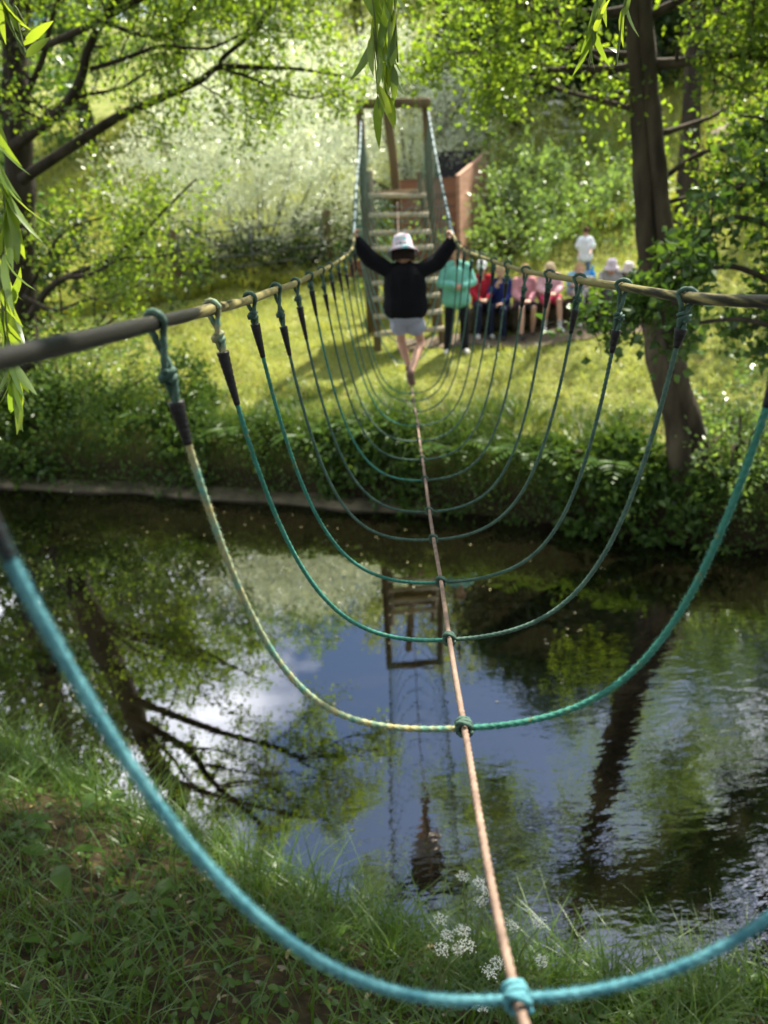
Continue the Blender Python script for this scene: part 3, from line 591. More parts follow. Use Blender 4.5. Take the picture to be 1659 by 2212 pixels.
far_tree(-150, 14, 11.0, 2.6, 'dark tree on the left bank beside the alder', 'leaf_alder_dark', low=0.1)
far_tree(1490, 16.2, 8.5, 2.1, 'open crowned tree added behind the double trunk to shade the seated row', 'leaf_alder', low=0.52, per=120, L=0.11, nl=7)  # crown mostly above the view, added to dapple lawn and seats with shade
far_tree(1900, 15, 9.0, 2.6, 'green tree beyond the right edge of the lawn', 'leaf_alder_dark', low=0.1)

def sky_block_tree(x, y, h, w, label):  # unseen trees, added to hold back sky light from behind and deepen contrast
    global P
    keep = P; P = lambda a, b_, c: np.array([x, y, 0.0]); far_tree(0, y, h, w, label, 'leaf_alder_dark', per=70, L=0.34, low=0.12, nl=10)['group'] = 'unseen trees added around the near bank to block sky light'; P = keep
for x, y, h, w, lab in ((-9, -5, 13, 4.2, 'unseen tree added to block sky light behind the near bank, beyond the willow trunk'), (-3.5, -8, 14, 4.5, 'tall unseen tree added to block sky light straight behind the near bank'), (3, -8, 14, 4.5, 'broad unseen tree added to block sky light behind the bridge start'), (9, -5, 13, 4.2, 'unseen tree added to block sky light behind the right end of the near bank'),
      (10.5, 1.5, 11, 3.4, 'unseen tree added to block sky light on the near bank well right of the bridge'), (-10, 2.5, 11, 3.2, 'unseen tree added to block sky light on the near bank well left of the bridge')):
    sky_block_tree(x, y, h, w, lab)
# fallen pale log on the right hillside
lg = MB(); p0 = ground_pt(1535, 318, 18); p1 = p0 + [1.5, -0.1, 0.55]
p = catmull([p0 + [0, 0, 0.1], (p0+p1)/2 + [0, 0.1, 0.22], p1 + [0, 0, 0.15]], 6); tube(lg, p, np.linspace(0.2, 0.13, len(p)), 10, lobes=5, depth=0.15)
tag(lg.build('fallen_log', surf('bleached log', (0.34, 0.28, 0.20), (0.22, 0.18, 0.12), 0.9, 6, bump=0.4)), 'bleached fallen log lying on the right hillside grass', 'log')

# ------------------------------------------------------------------ grass and undergrowth
def scatter(n, x0, x1, y0, y1):
    return np.stack([x0 + (x1-x0)*rng.random(n), y0 + (y1-y0)*rng.random(n)], 1)
xy = np.concatenate([scatter(90000, -8, 8.5, 9.2, 17.5), scatter(60000, -14, 15, 16.5, 33)])
k = (xy[:, 1] - e2(xy[:, 0]) > 0.75)
pth = (np.abs(xy[:, 1] - (12.95 - 0.17*(xy[:, 0]-2) + 0.08*np.sin(xy[:, 0]*1.7))) < 0.34) & (xy[:, 0] > 0.4) & (xy[:, 0] < 4.6)
xy = xy[k & ~pth]; far_ = xy[:, 1] > 17
pos = np.column_stack([xy, H(xy[:, 0], xy[:, 1]) - 0.005]); n = len(pos)
clump = 0.5 + 0.5*np.sin(pos[:, 0]*3.3+np.sin(pos[:, 1]*2.1))*np.sin(pos[:, 1]*2.7)
Lb = (0.05 + 0.07*rng.random(n) + 0.13*clump**2*rng.random(n))*np.where(far_, 3.0, 1.0)
mb = MB(); blades(mb, pos, Lb, np.where(far_, 0.03, 0.012), 0.5+0.7*rng.random(n), K=2)
tag(mb.build('lawn_grass', M['grass_lawn'], smooth=False), kind='stuff')
# leafy growth on the face of the far bank
def under(n, x0, x1, d0, d1, h, L, W, mb):
    x = x0 + (x1-x0)*rng.random(n); y = e2(x) + d0 + (d1-d0)*rng.random(n)
    hh = h*(0.55 + 0.45*np.sin(x*2.3+1.1*np.sin(x*5.1))*np.cos(y*3.1+x))
    hz = np.maximum(0.03, H(x, y)); low = rng.random(n) < 0.45
    z = np.where(low & (y - e2(x) < 0.5), 0.06 + hz*rng.random(n), hz + hh*rng.random(n)); pos = np.column_stack([x, y - 0.25*rng.random(n) - 0.12*low, z])
    pt_ = np.sin(x*3.7 + 2*np.sin(z*4+y))*np.cos(y*4.3 - x*1.9) + 0.5*np.sin(x*9+z*7); kk = rng.random(n) < 0.62 + 0.45*pt_; pos = pos[kk]; n = len(pos)
    L = L*np.where(np.sin(x[kk]*2.3+1.7)+0.6*np.sin(x[kk]*6.1) > 0.2, 1.45, 0.8); W = W*np.where(np.sin(x[kk]*1.7) > 0, 0.8, 1.2)
    ax = rand_unit(n) + [0, -0.5, 0.1]; Ls = L*(0.6+0.7*rng.random(n)); leaves(mb, pos, ax, Ls, Ls*W, 0.2, rand_unit(n)*0.6 + np.array([0, -0.2, 0.5]), droop=0.2)
mb = MB()
under(26000, -8, -2.4, 0.0, 1.5, 0.95, 0.075, 0.55, mb); under(11000, -2.6, 0.4, 0.05, 0.75, 0.26, 0.07, 0.5, mb)
under(15000, 0.2, 4.2, -0.05, 0.75, 0.30, 0.075, 0.5, mb); under(12000, 3.6, 9, 0.0, 1.8, 0.8, 0.075, 0.55, mb)
tag(mb.build('undergrowth', M['leaf_under'], smooth=False), kind='stuff')
n = 30000; x = -8 + 16*rng.random(n); dd = 0.02 + 1.7*rng.random(n)**1.3; y = e2(x) + dd; k = np.sin(x*2.9+y*2.2)*np.sin(x*1.1-y*3.7) + rng.normal(size=n)*0.5 > -0.1; x, y, dd = x[k], y[k], dd[k]; n = len(x)
mb = MB(); blades(mb, np.column_stack([x, y, np.maximum(H(x, y), 0.1)]), 0.14 + 0.26*rng.random(n)**1.5, 0.009 + 0.006*rng.random(n), 0.5 + 0.9*rng.random(n), K=3)
tag(mb.build('bank_edge_grass', M['grass_tall'], smooth=False), kind='stuff')
for px, py, y, lumps, lab, lf in ((140, 800, 12.1, [(90, 790, 12.1, 0.8, 0.35), (210, 770, 12.3, 0.7, 0.3), (30, 850, 11.9, 0.7, 0.4), (300, 800, 12.2, 0.5, 0.25)], 'leafy bramble mound on the left bank below the long alder limb', 'leaf_shrub'),
      (150, 920, 11.6, [(100, 920, 11.6, 0.9, 0.32), (260, 910, 11.5, 0.7, 0.3), (380, 940, 11.3, 0.5, 0.25)], 'dark bramble mound hanging over the water at the left', 'leaf_under'),
      (1620, 940, 8.4, [(1610, 900, 8.4, 0.45, 0.4), (1650, 1000, 8.1, 0.5, 0.35), (1570, 1010, 8.2, 0.35, 0.3)], 'twiggy bush on the bank right of the double trunk base', 'leaf_shrub'),
      (1340, 1040, 8.9, [(1330, 1040, 8.9, 0.4, 0.2), (1430, 1060, 8.6, 0.35, 0.22), (1230, 1030, 9.1, 0.4, 0.2)], 'dark bramble mound left of the double trunk base', 'leaf_under')):
    b_ = P(px, py, y); b_[2] = gz(b_[0], b_[1]); lump_shrub('bramble', lab, 'bramble', b_, [lump_px(*q) for q in lumps], lf, 900, 0.07, 0.6, group='brambles on the far bank', stems=10, sprig=0.2)
# ferns standing on the bank face
def fern(x, y, z, r, nf, parent):
    mb = MB(); 
    for k in range(nf):
        a = k*6.283/nf + rng.random()*0.5; d = np.array([math.cos(a), math.sin(a), 0]); L = r*(0.7+0.5*rng.random())
        t = np.linspace(0, 1, 12); sp = np.array([x, y, z]) + d*(L*t)[:, None] + np.array([0, 0, 1.])*(L*(1.1*t-1.0*t*t))[:, None]
        T = unit(np.gradient(sp, axis=0)); sd = unit(np.cross(T, [0, 0, 1.])); w = 0.32*L*np.sin(np.pi*np.clip(t*0.9+0.1, 0, 1))
        for s_ in (-1, 1):
            leaves(mb, sp[1:], sd[1:]*s_ + T[1:]*0.5, w[1:]+0.02, 0.045, 0.1, np.tile([0, 0, 1.], (11, 1)))
    return mb
fl = [(-2.2, 0.30, 'fern hanging over the water left of the ledge end'), (-1.1, 0.28, 'fern above the middle of the concrete ledge'), (0.9, 0.2, 'fern beside the foot rope above the dark water'), (1.8, 0.22, 'fern under the fourth green hanger on the right bank face'),
      (2.7, 0.2, 'fern left of the double trunk base'), (-3.3, 0.5, 'fern among the shaded growth on the left bank'), (4.4, 0.3, 'fern right of the double trunk base'), (-0.2, 0.4, 'fern at the lawn edge above the ledge')]
for x, d, lab in fl:
    yy = float(e2(x)) + d; z = float(H(x, yy)); o = fern(x, yy, z+0.02, 0.55, 9, None).build('fern', M['leaf_under'], smooth=False)
    tag(o, lab, 'fern', 'ferns on the far bank')
# floating leaves and scum on the water
n = 170; x = rng.normal(size=n)*2.6 - 1.2; y = 5.2 + 4.6*rng.random(n)**0.7; k = (y < e2(x)-0.3) & (y > e1(x)+0.5); x, y = x[k], y[k]; n = len(x)
mb = MB(); leaves(mb, np.column_stack([x, y, np.full(n, 0.006)]), rand_unit(n)*[1, 1, 0.02], 0.015+0.03*rng.random(n), 0.012, 0.06, np.tile([0, 0, 3.], (n, 1)))
tag(mb.build('floating_leaves', M['litter'], smooth=False), kind='stuff')
# near bank: long grass, broad weeds, litter
n = 44000; xy = scatter(n, -4.2, 4.5, 0.6, 5.8); d = e1(xy[:, 0]) - xy[:, 1]
patch = np.sin(xy[:, 0]*2.1+1.3)*np.sin(xy[:, 1]*2.4+0.4+xy[:, 0]) + 0.6*np.sin(xy[:, 0]*5+xy[:, 1]*4)
k = (d > -0.02) & ((rng.random(n) < 0.6 + 0.4*patch + 0.3*(xy[:, 0] > -0.2)) | (d < 0.5)); xy, d, patch = xy[k], d[k], patch[k]; n = len(xy)
pos = np.column_stack([xy, H(xy[:, 0], xy[:, 1]) - 0.01])
edge = np.clip(1 - d/0.9, 0, 1); Lb = (0.09 + 0.20*rng.random(n)**1.5)*(1 + 0.8*edge); 
mb = MB(); blades(mb, pos, Lb, 0.007 + 0.008*rng.random(n)**2, 0.35 + 0.9*rng.random(n), K=5)
tag(mb.build('bank_grass', M['grass_tall'], smooth=False), kind='stuff')
n = 5200; xy = scatter(n, -4, 4, 0.7, 5.5); d = e1(xy[:, 0]) - xy[:, 1]; k = d > 0.1; xy = xy[k]; n = len(xy)
pos = np.column_stack([xy, H(xy[:, 0], xy[:, 1]) + 0.01 + 0.09*rng.random(n)])
mb = MB(); fine_leaves(mb, pos, rand_unit(n)*[1, 1, 0.35], 0.03+0.04*rng.random(n), 0.028, OVATE, np.tile([0, 0, 1.], (n, 1)))
tag(mb.build('ground_herbs', M['leaf_under'], smooth=True), kind='stuff')
n = 1700; xy = scatter(n, -4, 4, 0.7, 5.0); k = e1(xy[:, 0]) - xy[:, 1] > 0.25; xy = xy[k]; n = len(xy)
pos = np.column_stack([xy, H(xy[:, 0], xy[:, 1]) + 0.012])
mb = MB(); fine_leaves(mb, pos, rand_unit(n)*[1, 1, 0.12], 0.03+0.05*rng.random(n), 0.009+0.012*rng.random(n), LANCE, np.tile([0, 0, 1.], (n, 1)), curl=0.4)
tag(mb.build('leaf_litter', leaf_mat('dead leaves', (0.07, 0.05, 0.02), (0.24, 0.19, 0.07), (0.1, 0.07, 0.02), 0.05, 0.2), smooth=True), kind='stuff')
# individual weeds on the near bank
def cow_parsley(px, py, y, heads, label):
    b_ = ground_pt(px, py, 1.2, 6); root = thing('cow_parsley', label, 'wildflower', b_, 'cow parsley at the near water edge')
    sb = MB()
    for hx, hy in heads:
        fb = MB(); e = P(hx, hy, b_[1] + 0.1*rng.normal()); mid = b_*0.45 + e*0.55 + np.array([0.02*rng.normal(), 0, 0.06])
        tube(sb, catmull([b_, mid, e], 6), np.linspace(0.004, 0.002, 13), 5)
        for r_ in range(11):
            a = r_*2.4; rr = 0.021*math.sqrt((r_+0.5)/11)*1.3; c = e + np.array([math.cos(a)*rr, math.sin(a)*rr, 0.028 - 6*rr*rr])
            tube(sb, np.array([e, (e+c)/2, c]), 0.0009, 3, cap=False)
            q = 9; pos = c + np.column_stack([rng.normal(size=(q, 2))*0.0055, rng.normal(size=q)*0.002 + 0.003]); leaves(fb, pos, rand_unit(q)*[1, 1, 0.2], 0.006, 0.005, 0.1, np.tile([0, 0, 1.], (q, 1)))
        fb.build('flower', M['petal'], root, smooth=False)
    lb = MB(); n = 40; t = rng.random(n); pos = b_ + rng.normal(size=(n, 3))*[0.07, 0.07, 0.02] + np.array([0, 0, 1.])*(t*0.18)[:, None]
    fine_leaves(lb, pos, rand_unit(n)*[1, 1, 0.3], 0.05, 0.022, LANCE, np.tile([0, 0, 1.], (n, 1)))
    sb.build('stem', M['stem'], root); lb.build('foliage', M['leaf_under'], root)
cow_parsley(1010, 2120, 2.6, [(1000, 1902), (1035, 1915), (1050, 1932), (1040, 1955)], 'tallest cow parsley with its white head just left of the brown foot rope')
cow_parsley(940, 2200, 2.4, [(952, 1995), (968, 2030), (955, 2060), (990, 2060), (1010, 2052), (1000, 2020)], 'cow parsley with the largest cluster of white heads left of the foot rope')
cow_parsley(1120, 2190, 2.6, [(1107, 2008), (1165, 2002)], 'cow parsley with two white heads right of the foot rope')
cow_parsley(1080, 2260, 2.3, [(1060, 2110), (1075, 2090), (1040, 2180), (1170, 2085)], 'low cow parsley behind the turquoise knot')
def dock(px, py, y, n, L, label, cat='dock plant', spread=0.8, name='dock_plant'):
    b_ = ground_pt(px, py, 1.2, 6); root = thing(name, label, cat, b_, 'broad leaved weeds on the near bank')
    sb = MB()
    for k in range(n):
        lb = MB(); a = k*2.4 + rng.random(); d = np.array([math.cos(a)*spread, math.sin(a)*spread, 0]); e = b_ + d*L*0.7 + np.array([0, 0, L*(0.7+0.5*rng.random())])
        tube(sb, catmull([b_, (b_+e)/2 + [0, 0, 0.03], e], 5), 0.0035, 5)
        fine_leaves(lb, e[None], (d + [0, 0, 0.15])[None], L*0.95, L*0.62, [0.1, 0.42, 0.5, 0.45, 0.3, 0.03], np.array([[0, 0, 1.]]), curl=0.5); lb.build('leaf', M['leaf_under'], root)
    sb.build('stem', M['stem'], root)
dock(130, 1900, 2.5, 3, 0.15, 'dock with one wide bent leaf on bare soil at the left')
dock(120, 2080, 2.2, 2, 0.10, 'small dock with an upright leaf low at the left')
dock(430, 1800, 3.2, 5, 0.13, 'leafy weed at the water edge left of the tall grass')
dock(440, 1740, 3.3, 4, 0.16, 'upright weed with round leaves standing against the dark water', spread=0.35)
dock(900, 2000, 2.8, 5, 0.10, 'nettle clump at the water edge beneath the kid reflection', spread=0.6)
dock(1250, 2200, 2.4, 6, 0.09, 'spreading weed at the bottom right of the foot rope')
dock(560, 1900, 2.8, 5, 0.09, 'small weed in the grass right of the turquoise rope')
for px, py, n_, L_, lab in ((60, 1820, 6, 0.10, 'weed clump at the left edge above the bare soil'), (230, 1760, 6, 0.10, 'weed clump behind the turquoise rope near the left water edge'), (330, 1980, 6, 0.10, 'weed clump just under the turquoise rope on the left slope'),
      (620, 2060, 7, 0.09, 'weed clump inside the bend of the turquoise rope'), (760, 2020, 7, 0.10, 'weed clump at the water edge left of the cow parsley'), (1420, 2180, 7, 0.09, 'weed clump beneath the right half of the turquoise rope'), (1600, 2160, 6, 0.09, 'weed clump near the right corner of the bank'), (250, 2140, 6, 0.08, 'weed clump at the bottom left of the bank')):
    dock(px, py, 2.5, n_, L_, lab, 'weed', 0.7, 'weed')
# reed sweet grass tussocks with seed stalks
def tussock(px, py, n, L, label):
    b_ = ground_pt(px, py, 1.2, 6); pos = b_ + rng.normal(size=(n, 3))*[0.045, 0.045, 0]; mb = MB()
    blades(mb, pos, L*(0.55+0.55*rng.random(n)), np.full(n, 0.011), 0.3+0.8*rng.random(n), K=7)
    tag(mb.build('grass_tussock', M['grass_tall'], smooth=False), label, 'grass tussock', 'tussocks at the near water edge')
for px, py, n, L, lab in [(560, 1960, 30, 0.42, 'tall grass tussock standing against the water left of centre'), (700, 2060, 30, 0.34, 'arching tussock below the kid reflection at the water edge'), (850, 2080, 40, 0.45, 'tussock with leaning blades left of the cow parsley'),
      (1000, 2160, 40, 0.36, 'tussock beneath the cow parsley heads'), (1200, 2160, 36, 0.45, 'tall tussock before the trunk reflection'), (1330, 2190, 36, 0.42, 'tussock under the right span of the turquoise rope'),
      (1520, 2200, 36, 0.45, 'tussock at the lower right by the turquoise rope'), (1640, 2190, 30, 0.5, 'tussock at the right corner of the near bank'), (290, 1830, 26, 0.32, 'tussock on the bank edge behind the turquoise rope'), (60, 1700, 26, 0.3, 'tussock at the left end of the near bank')]:
    tussock(px, py, n, L, lab)

# ------------------------------------------------------------------ weeping willow over the near bank
W0 = np.array([-4.6, 1.0, float(H(-4.6, 1.0)) - 0.1])
root = thing('weeping_willow', 'weeping willow whose narrow leaved strands hang in front of the rope bridge', 'tree', W0)
mb = MB(); taper_tube(mb, [W0, [-4.5, 1.1, 3.5], [-4.1, 1.3, 6.0]], 0.28, 0.18, 12); mb.build('trunk', M['bark_dark'], root)
br = {'limb': [([-4.1, 1.3, 5.8], [-2.4, 1.7, 7.0], [-0.6, 2.1, 7.1], [1.6, 2.6, 6.7]), ([-2.4, 1.7, 7.0], [-1.6, 1.9, 6.4], [-0.9, 1.9, 5.6]), ([-4.1, 1.3, 5.9], [-3.0, 2.8, 7.2], [-1.5, 4.2, 7.8])]}
for pts in br['limb']:
    mb = MB(); taper_tube(mb, pts, 0.10, 0.03, 8); mb.build('limb', M['bark_dark'], root)
cb = MB(); mb = MB()  # willow crown extended out of view, shaped to shade the near bank and block sky
for pts in ([[-4.1, 1.3, 5.9], [-2.0, 3.6, 8.4], [0.5, 5.6, 9.0], [2.5, 6.3, 8.9], [4.6, 6.5, 8.6]], [[-2.0, 3.6, 8.4], [-1.5, 5.2, 9.0], [-1.2, 6.6, 9.0]], [[0.5, 5.6, 9.0], [2.2, 5.5, 8.9], [4.2, 5.4, 8.6]]):
    taper_tube(mb, pts, 0.11, 0.03, 8)
mb.build('limb', M['bark_dark'], root)
for c in ((-1.4, 6.4, 8.9), (0.4, 6.0, 9.0), (2.2, 6.4, 8.9), (3.9, 6.4, 8.7), (5.4, 6.2, 8.5), (2.4, 5.6, 8.7), (4.2, 5.3, 8.5), (-2.6, 5.6, 8.9), (0.9, 7.1, 9.3), (3.0, 7.2, 9.2), (-2.6, 3.6, 8.2), (-1.0, 4.2, 8.6), (-4.4, 2.6, 7.6), (-3.0, 1.2, 7.8), (-1.2, 1.6, 8.2), (-5.4, 4.4, 7.8), (0.6, -0.6, 8.4), (-1.6, -1.0, 8.2), (2.6, 0.0, 8.4), (4.6, 1.0, 8.4), (4.8, 3.2, 8.6), (0.4, 1.2, 8.5), (-3.8, 6.4, 8.6), (-5.6, 6.0, 8.0), (-0.5, 7.6, 9.4), (-2.2, 7.4, 9.2), (1.4, 8.0, 9.8), (-1.4, 8.6, 9.9), (-3.2, 8.2, 9.6), (-0.2, 7.0, 8.6), (-4.6, 7.4, 9.0)):
    n = 3200; d = rand_unit(n)*(rng.random(n)**0.5)[:, None]*[1.25, 0.95, 0.6]; k = np.sin(d[:, 0]*4+c[0])*np.sin(d[:, 1]*5+c[1]) > -0.45
    pos = np.array(c) + d[k]; m_ = len(pos); leaves(cb, pos, rand_unit(m_) + [0, 0, -0.5], 0.13, 0.04, 0.15)
cb.build('crown', M['leaf_willow'], root, smooth=False)
def strand(start, pxs, y, leafL, n, dens=1.0):
    """hanging twig from an overhead limb down through photograph points"""
    pts = [np.array(start)] + [P(a, b_, y) for a, b_ in pxs]
    sb = MB(); p = catmull(pts, 8); tube(sb, p, np.linspace(0.003, 0.001, len(p)), 5); tw = sb.build('twig', M['stem'], root)
    q, s = resample(p, 0.01); T = unit(np.gradient(q, axis=0)); lo = int(len(q)*0.15)
    k = (lo + (len(q)-1-lo)*rng.random(n)**0.55).astype(int); ax = T[k]*0.9 + rand_unit(n)*0.55 + np.array([0, 0, -0.45])
    lb = MB(); fine_leaves(lb, q[k], ax, leafL*(0.55+0.6*rng.random(n)), leafL*0.19, LANCE, curl=0.35); lb.build('foliage', M['leaf_willow'], tw)
strand((-0.1, 2.15, 6.9), [(800, -60), (806, 60), (812, 160), (818, 235)], 2.3, 0.125, 48)
strand((0.0, 2.2, 7.0), [(828, -80), (830, 40), (828, 140), (836, 210)], 2.35, 0.125, 44)
strand((0.05, 2.2, 7.0), [(848, -90), (852, 20), (850, 130), (848, 190)], 2.3, 0.115, 36)
strand((-0.9, 1.9, 5.7), [(-20, 300), (10, 420), (8, 560), (14, 700), (25, 800), (35, 880)], 1.6, 0.11, 64)
strand((-1.0, 1.9, 5.8), [(-30, 480), (0, 600), (10, 720), (40, 840), (60, 880)], 1.7, 0.105, 44)
strand((-1.0, 1.9, 5.9), [(-10, -40), (30, 10), (48, 40), (62, 70)], 1.8, 0.09, 26)
strand((0.9, 2.4, 6.8), [(1300, -70), (1296, -10), (1288, 40), (1285, 60)], 2.1, 0.085, 60)
strand((0.95, 2.4, 6.8), [(1360, -70), (1356, -20), (1352, 4)], 2.1, 0.08, 26)

# ------------------------------------------------------------------ rope bridge
bridge = thing('rope_bridge', 'teal rope bridge of two hand ropes and one brown foot rope crossing the river', 'rope bridge', (0.2, 6.0, 1.8))
def rope(mb, pts, r, step=0.006, lay=None, fuzz=0, seg=15):
    p, s = resample(pts, step); lay = lay or r*7.5
    tube(mb, p, r, seg, True, 2*math.pi/lay, 3, 0.45, s)
    if fuzz:
        k = rng.integers(1, len(p)-1, fuzz); T = unit(np.gradient(p, axis=0))[k]; d = unit(np.cross(T, rand_unit(fuzz)))
        a = p[k] + d*r*0.9; L = 0.002+0.004*rng.random(fuzz)
        leaves(mb, a, d + 0.7*rand_unit(fuzz), L, 0.0005, 0.0)
    return mb
def knot(mb, c, d, r, R_, turns=3, tilt=0.4, rise=None):
    """coil of rope turns around axis d at c"""
    d = unit(np.asarray(d, float)); a = unit(np.cross(d, [0.3, 0.2, 1.0] if abs(d[2]) < 0.9 else [1, 0, 0])); b_ = np.cross(d, a)
    t = np.linspace(0, 1, 22*turns); ph = 2*math.pi*turns*t; rise = rise if rise is not None else r*1.9*turns
    rad = R_*(1 + 0.12*np.sin(ph*0.5+1))
    p = np.asarray(c) + d*((t-0.5)*rise + tilt*R_*np.sin(ph))[:, None] + a*(np.cos(ph)*rad)[:, None] + b_*(np.sin(ph)*rad)[:, None]
    return rope(mb, p, r, 0.006)
yd = [1.20, 1.68, 2.15, 2.63, 3.13, 3.65, 4.2, 4.75, 5.3, 5.75, 6.12, 6.42]
Lp = [(335, 695), (458, 665), (540, 645), (596, 623), (638, 610), (668, 595), (694, 583), (712, 573), (729, 563), (743, 553), (755, 543), (763, 528)]
Rp = [(1722, 652), (1485, 640), (1347, 617), (1252, 603), (1187, 592), (1136, 583), (1097, 572), (1067, 562), (1041, 553), (1019, 545), (1003, 537), (990, 525)]
Kp = [(1002, 1565), (970, 1375), (952, 1252), (936, 1160), (927, 1100), (918, 1032), (912, 988), (906, 948), (902, 915), (897, 885), (893, 862), (891, 845)]
YK = 6.62                               # the child stands here
kidL, kidR, kidF = P(765, 505, 6.62), P(978, 508, 6.62), P(888, 834, YK)
# hand ropes
def back_to(a, b_, y):      # carry the line a-b on towards the near bank
    return a + (a-b_)*((a[1]-y)/(b_[1]-a[1]))
l0, l1 = P(0, 777, 0.72), P(335, 698, 1.2); r0, r1 = P(1722, 655, 1.2), P(1485, 643, 1.68)
Lpts = [back_to(l0, l1, -0.6), back_to(l0, l1, 0.1), l0] + [P(a, b_+3, y) for (a, b_), y in zip(Lp, yd)] + [kidL]
Rpts = [back_to(r0, r1, -0.6), back_to(r0, r1, 0.3)] + [P(a, b_+3, y) for (a, b_), y in zip(Rp, yd)] + [kidR]
TLt, TRt = P(780, 262, 13.6), P(925, 240, 13.6)
Lfar = [kidL, P(770, 400, 9.0), P(777, 325, 11.0), TLt]; Rfar = [kidR, P(951, 382, 9.0), P(936, 305, 11.0), TRt]
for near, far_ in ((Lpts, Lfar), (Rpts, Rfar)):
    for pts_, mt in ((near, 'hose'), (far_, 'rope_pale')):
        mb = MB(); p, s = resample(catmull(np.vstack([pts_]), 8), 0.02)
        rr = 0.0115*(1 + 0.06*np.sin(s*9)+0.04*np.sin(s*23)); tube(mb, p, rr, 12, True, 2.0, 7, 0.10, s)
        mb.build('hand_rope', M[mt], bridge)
# foot rope
K0 = P(1115, 2150, 0.62); Fend = P(858, 432, 13.9)
Fp = [[0.16, -0.6, 3.3], [0.165, 0.1, 3.17], K0] + [P(a, b_, y) for (a, b_), y in zip(Kp, yd)] + [kidF]
Ffar = [kidF, P(872, 700, 8.2), P(863, 560, 10.4), Fend]
mb = MB(); path = np.vstack([catmull(Fp, 8)[:-1], catmull(Ffar, 8)])
rope(mb, path, 0.0066, 0.006, 0.045, 900, 15); mb.build('foot_rope', M['cable'], bridge)
def ucurve(T, B, a, n=40, sway=0.0):
    T = np.asarray(T); B = np.asarray(B); s = np.linspace(1, 0, n)**0.8
    f = (np.cosh(a*s)-1)/(math.cosh(a)-1)
    p = np.outer(s, T-B)*[1, 1, 0] + B; p[:, 2] = B[2] + (T[2]-B[2])*f; p[:, 0] += sway*np.sin(s*math.pi); return p
def hanger(tl, tr, kb, n, det, near=True):
    """one hanging loop: legs from both hand ropes to the foot rope, with wrapped tails and knots"""
    r = 0.0053 if n == 0 else 0.0058; sh = 0.9; a = 3.3 if n == 0 else 4.6
    hb = MB(); kl = {}
    mname = 'rope_cyan' if n == 0 else 'rope_lichen' if n == 1 else 'rope_mossy' if n == 2 else 'rope_teal' if n % 3 else 'rope_mossy'
    mright = 'rope_cyan' if n == 0 else 'rope_mossy' if n == 1 else 'rope_teal'
    body = None
    for side, top in ((-1, tl), (1, tr)):
        top = np.asarray(top); tail = 0.085 + 0.03*math.sin(n*2.1+side); wrap = (0.055 if (n == 1 or side > 0) else 0.10) + 0.02*math.sin(n*1.7+side)
        start = top + np.array([0, 0, -0.016])
        p = ucurve(start, np.asarray(kb) + [side*0.013, 0, -0.005], a*(1 + 0.07*math.sin(n*4.1+side*2)), sway=side*0.008*math.sin(n*2.7+side))
        q, s = resample(p, 0.005); i0 = int(np.searchsorted(s, tail)); i1 = int(np.searchsorted(s, tail+wrap))
        lb = MB(); rope(lb, q[i0:], r*(1.08 if n < 2 else 1), 0.005 if n < 5 else 0.01, None, (9000 if n == 0 else 4000) if n < 2 else 800 if n < 4 else 0, 18 if n < 6 else 9)
        leg = lb.build('hanger_rope', M[mname if side < 0 else mright], bridge)
        # tape wrap, tapering from the knot down to the rope
        tb = MB(); w = q[max(0, i0-2):i1]; k = np.linspace(0, 1, len(w)); rw = r*(2.3 - 1.15*k)*(1+0.06*np.sin(k*55)); tube(tb, w, rw, 12); tb.build('tape_wrap', M['tape'], leg)
        # loop over the hand rope and knot under it
        kb_ = MB(); d = unit(q[min(i0, len(q)-1)] - q[0]); yv = np.array([0, 1., 0])
        t = np.linspace(-0.25, math.pi+0.25, 20); R_ = 0.0115 + r*0.9; xa = unit(np.cross(yv, d)) 
        lp = [top + np.array([0, 0, -0.002]) + (-d)*(R_*math.sin(v)) + xa*(R_*math.cos(v)) + yv*(0.012*math.cos(v)) for v in t]
        e = q[i0] + d*0.004
        nk = [np.array(lp[0]), np.array(lp[-1])]; m_ = 14; tt = np.linspace(0, 1, m_); legs = []
        for g_, o_ in ((nk[0], 1), (nk[1], -1)):
            ax0 = top + d*0.020; wd = r*1.15*(1-0.25*tt); an = math.pi*1.6*tt
            legs.append(ax0*(1-tt)[:, None] + e*tt[:, None] + o_*(xa*(np.cos(an)*wd)[:, None] + np.cross(d, xa)*(np.sin(an)*wd)[:, None]))
        rope(kb_, catmull(list(legs[0][::-1]) + lp[2:-2] + list(legs[1]), 3), r*1.02, 0.006, None, 500 if n < 3 else 0)
        knot(kb_, top + d*(tail*0.72), d, r*0.95, r*1.35, 2, 0.55)
        bump = top + d*(tail*0.74) + xa*(side*-r*1.5) + yv*(-0.004)
        knot(kb_, bump, xa + [0, 0.5, 0], r*0.9, r*0.95, 2, 0.5, r*1.6)
        kb_.build('loop_knot', M['rope_lichen' if (n == 2 and side < 0) else 'rope_teal' if n else 'rope_cyan'], leg)
        if side < 0: body = leg
    fb = MB(); ax = unit(np.array(Fp[min(n+3, len(Fp)-1)]) - np.array(Fp[min(n+1, len(Fp)-2)])); knot(fb, np.asarray(kb) + [0, 0, -0.001], ax, r*0.9, 0.0066 + r*0.95, 3, 0.25)
    knot(fb, np.asarray(kb) + ax*(-0.012) + [0, 0, 0.004], ax + [0.4, 0, 0.2], r*0.8, 0.0085 + r*0.9, 1, 0.5)
    fb.build('foot_knot', M[mname if n == 0 else 'rope_teal'], bridge)
hanger(back_to(l0, l1, 0.60), back_to(r0, r1, 0.62), K0, 0, True)
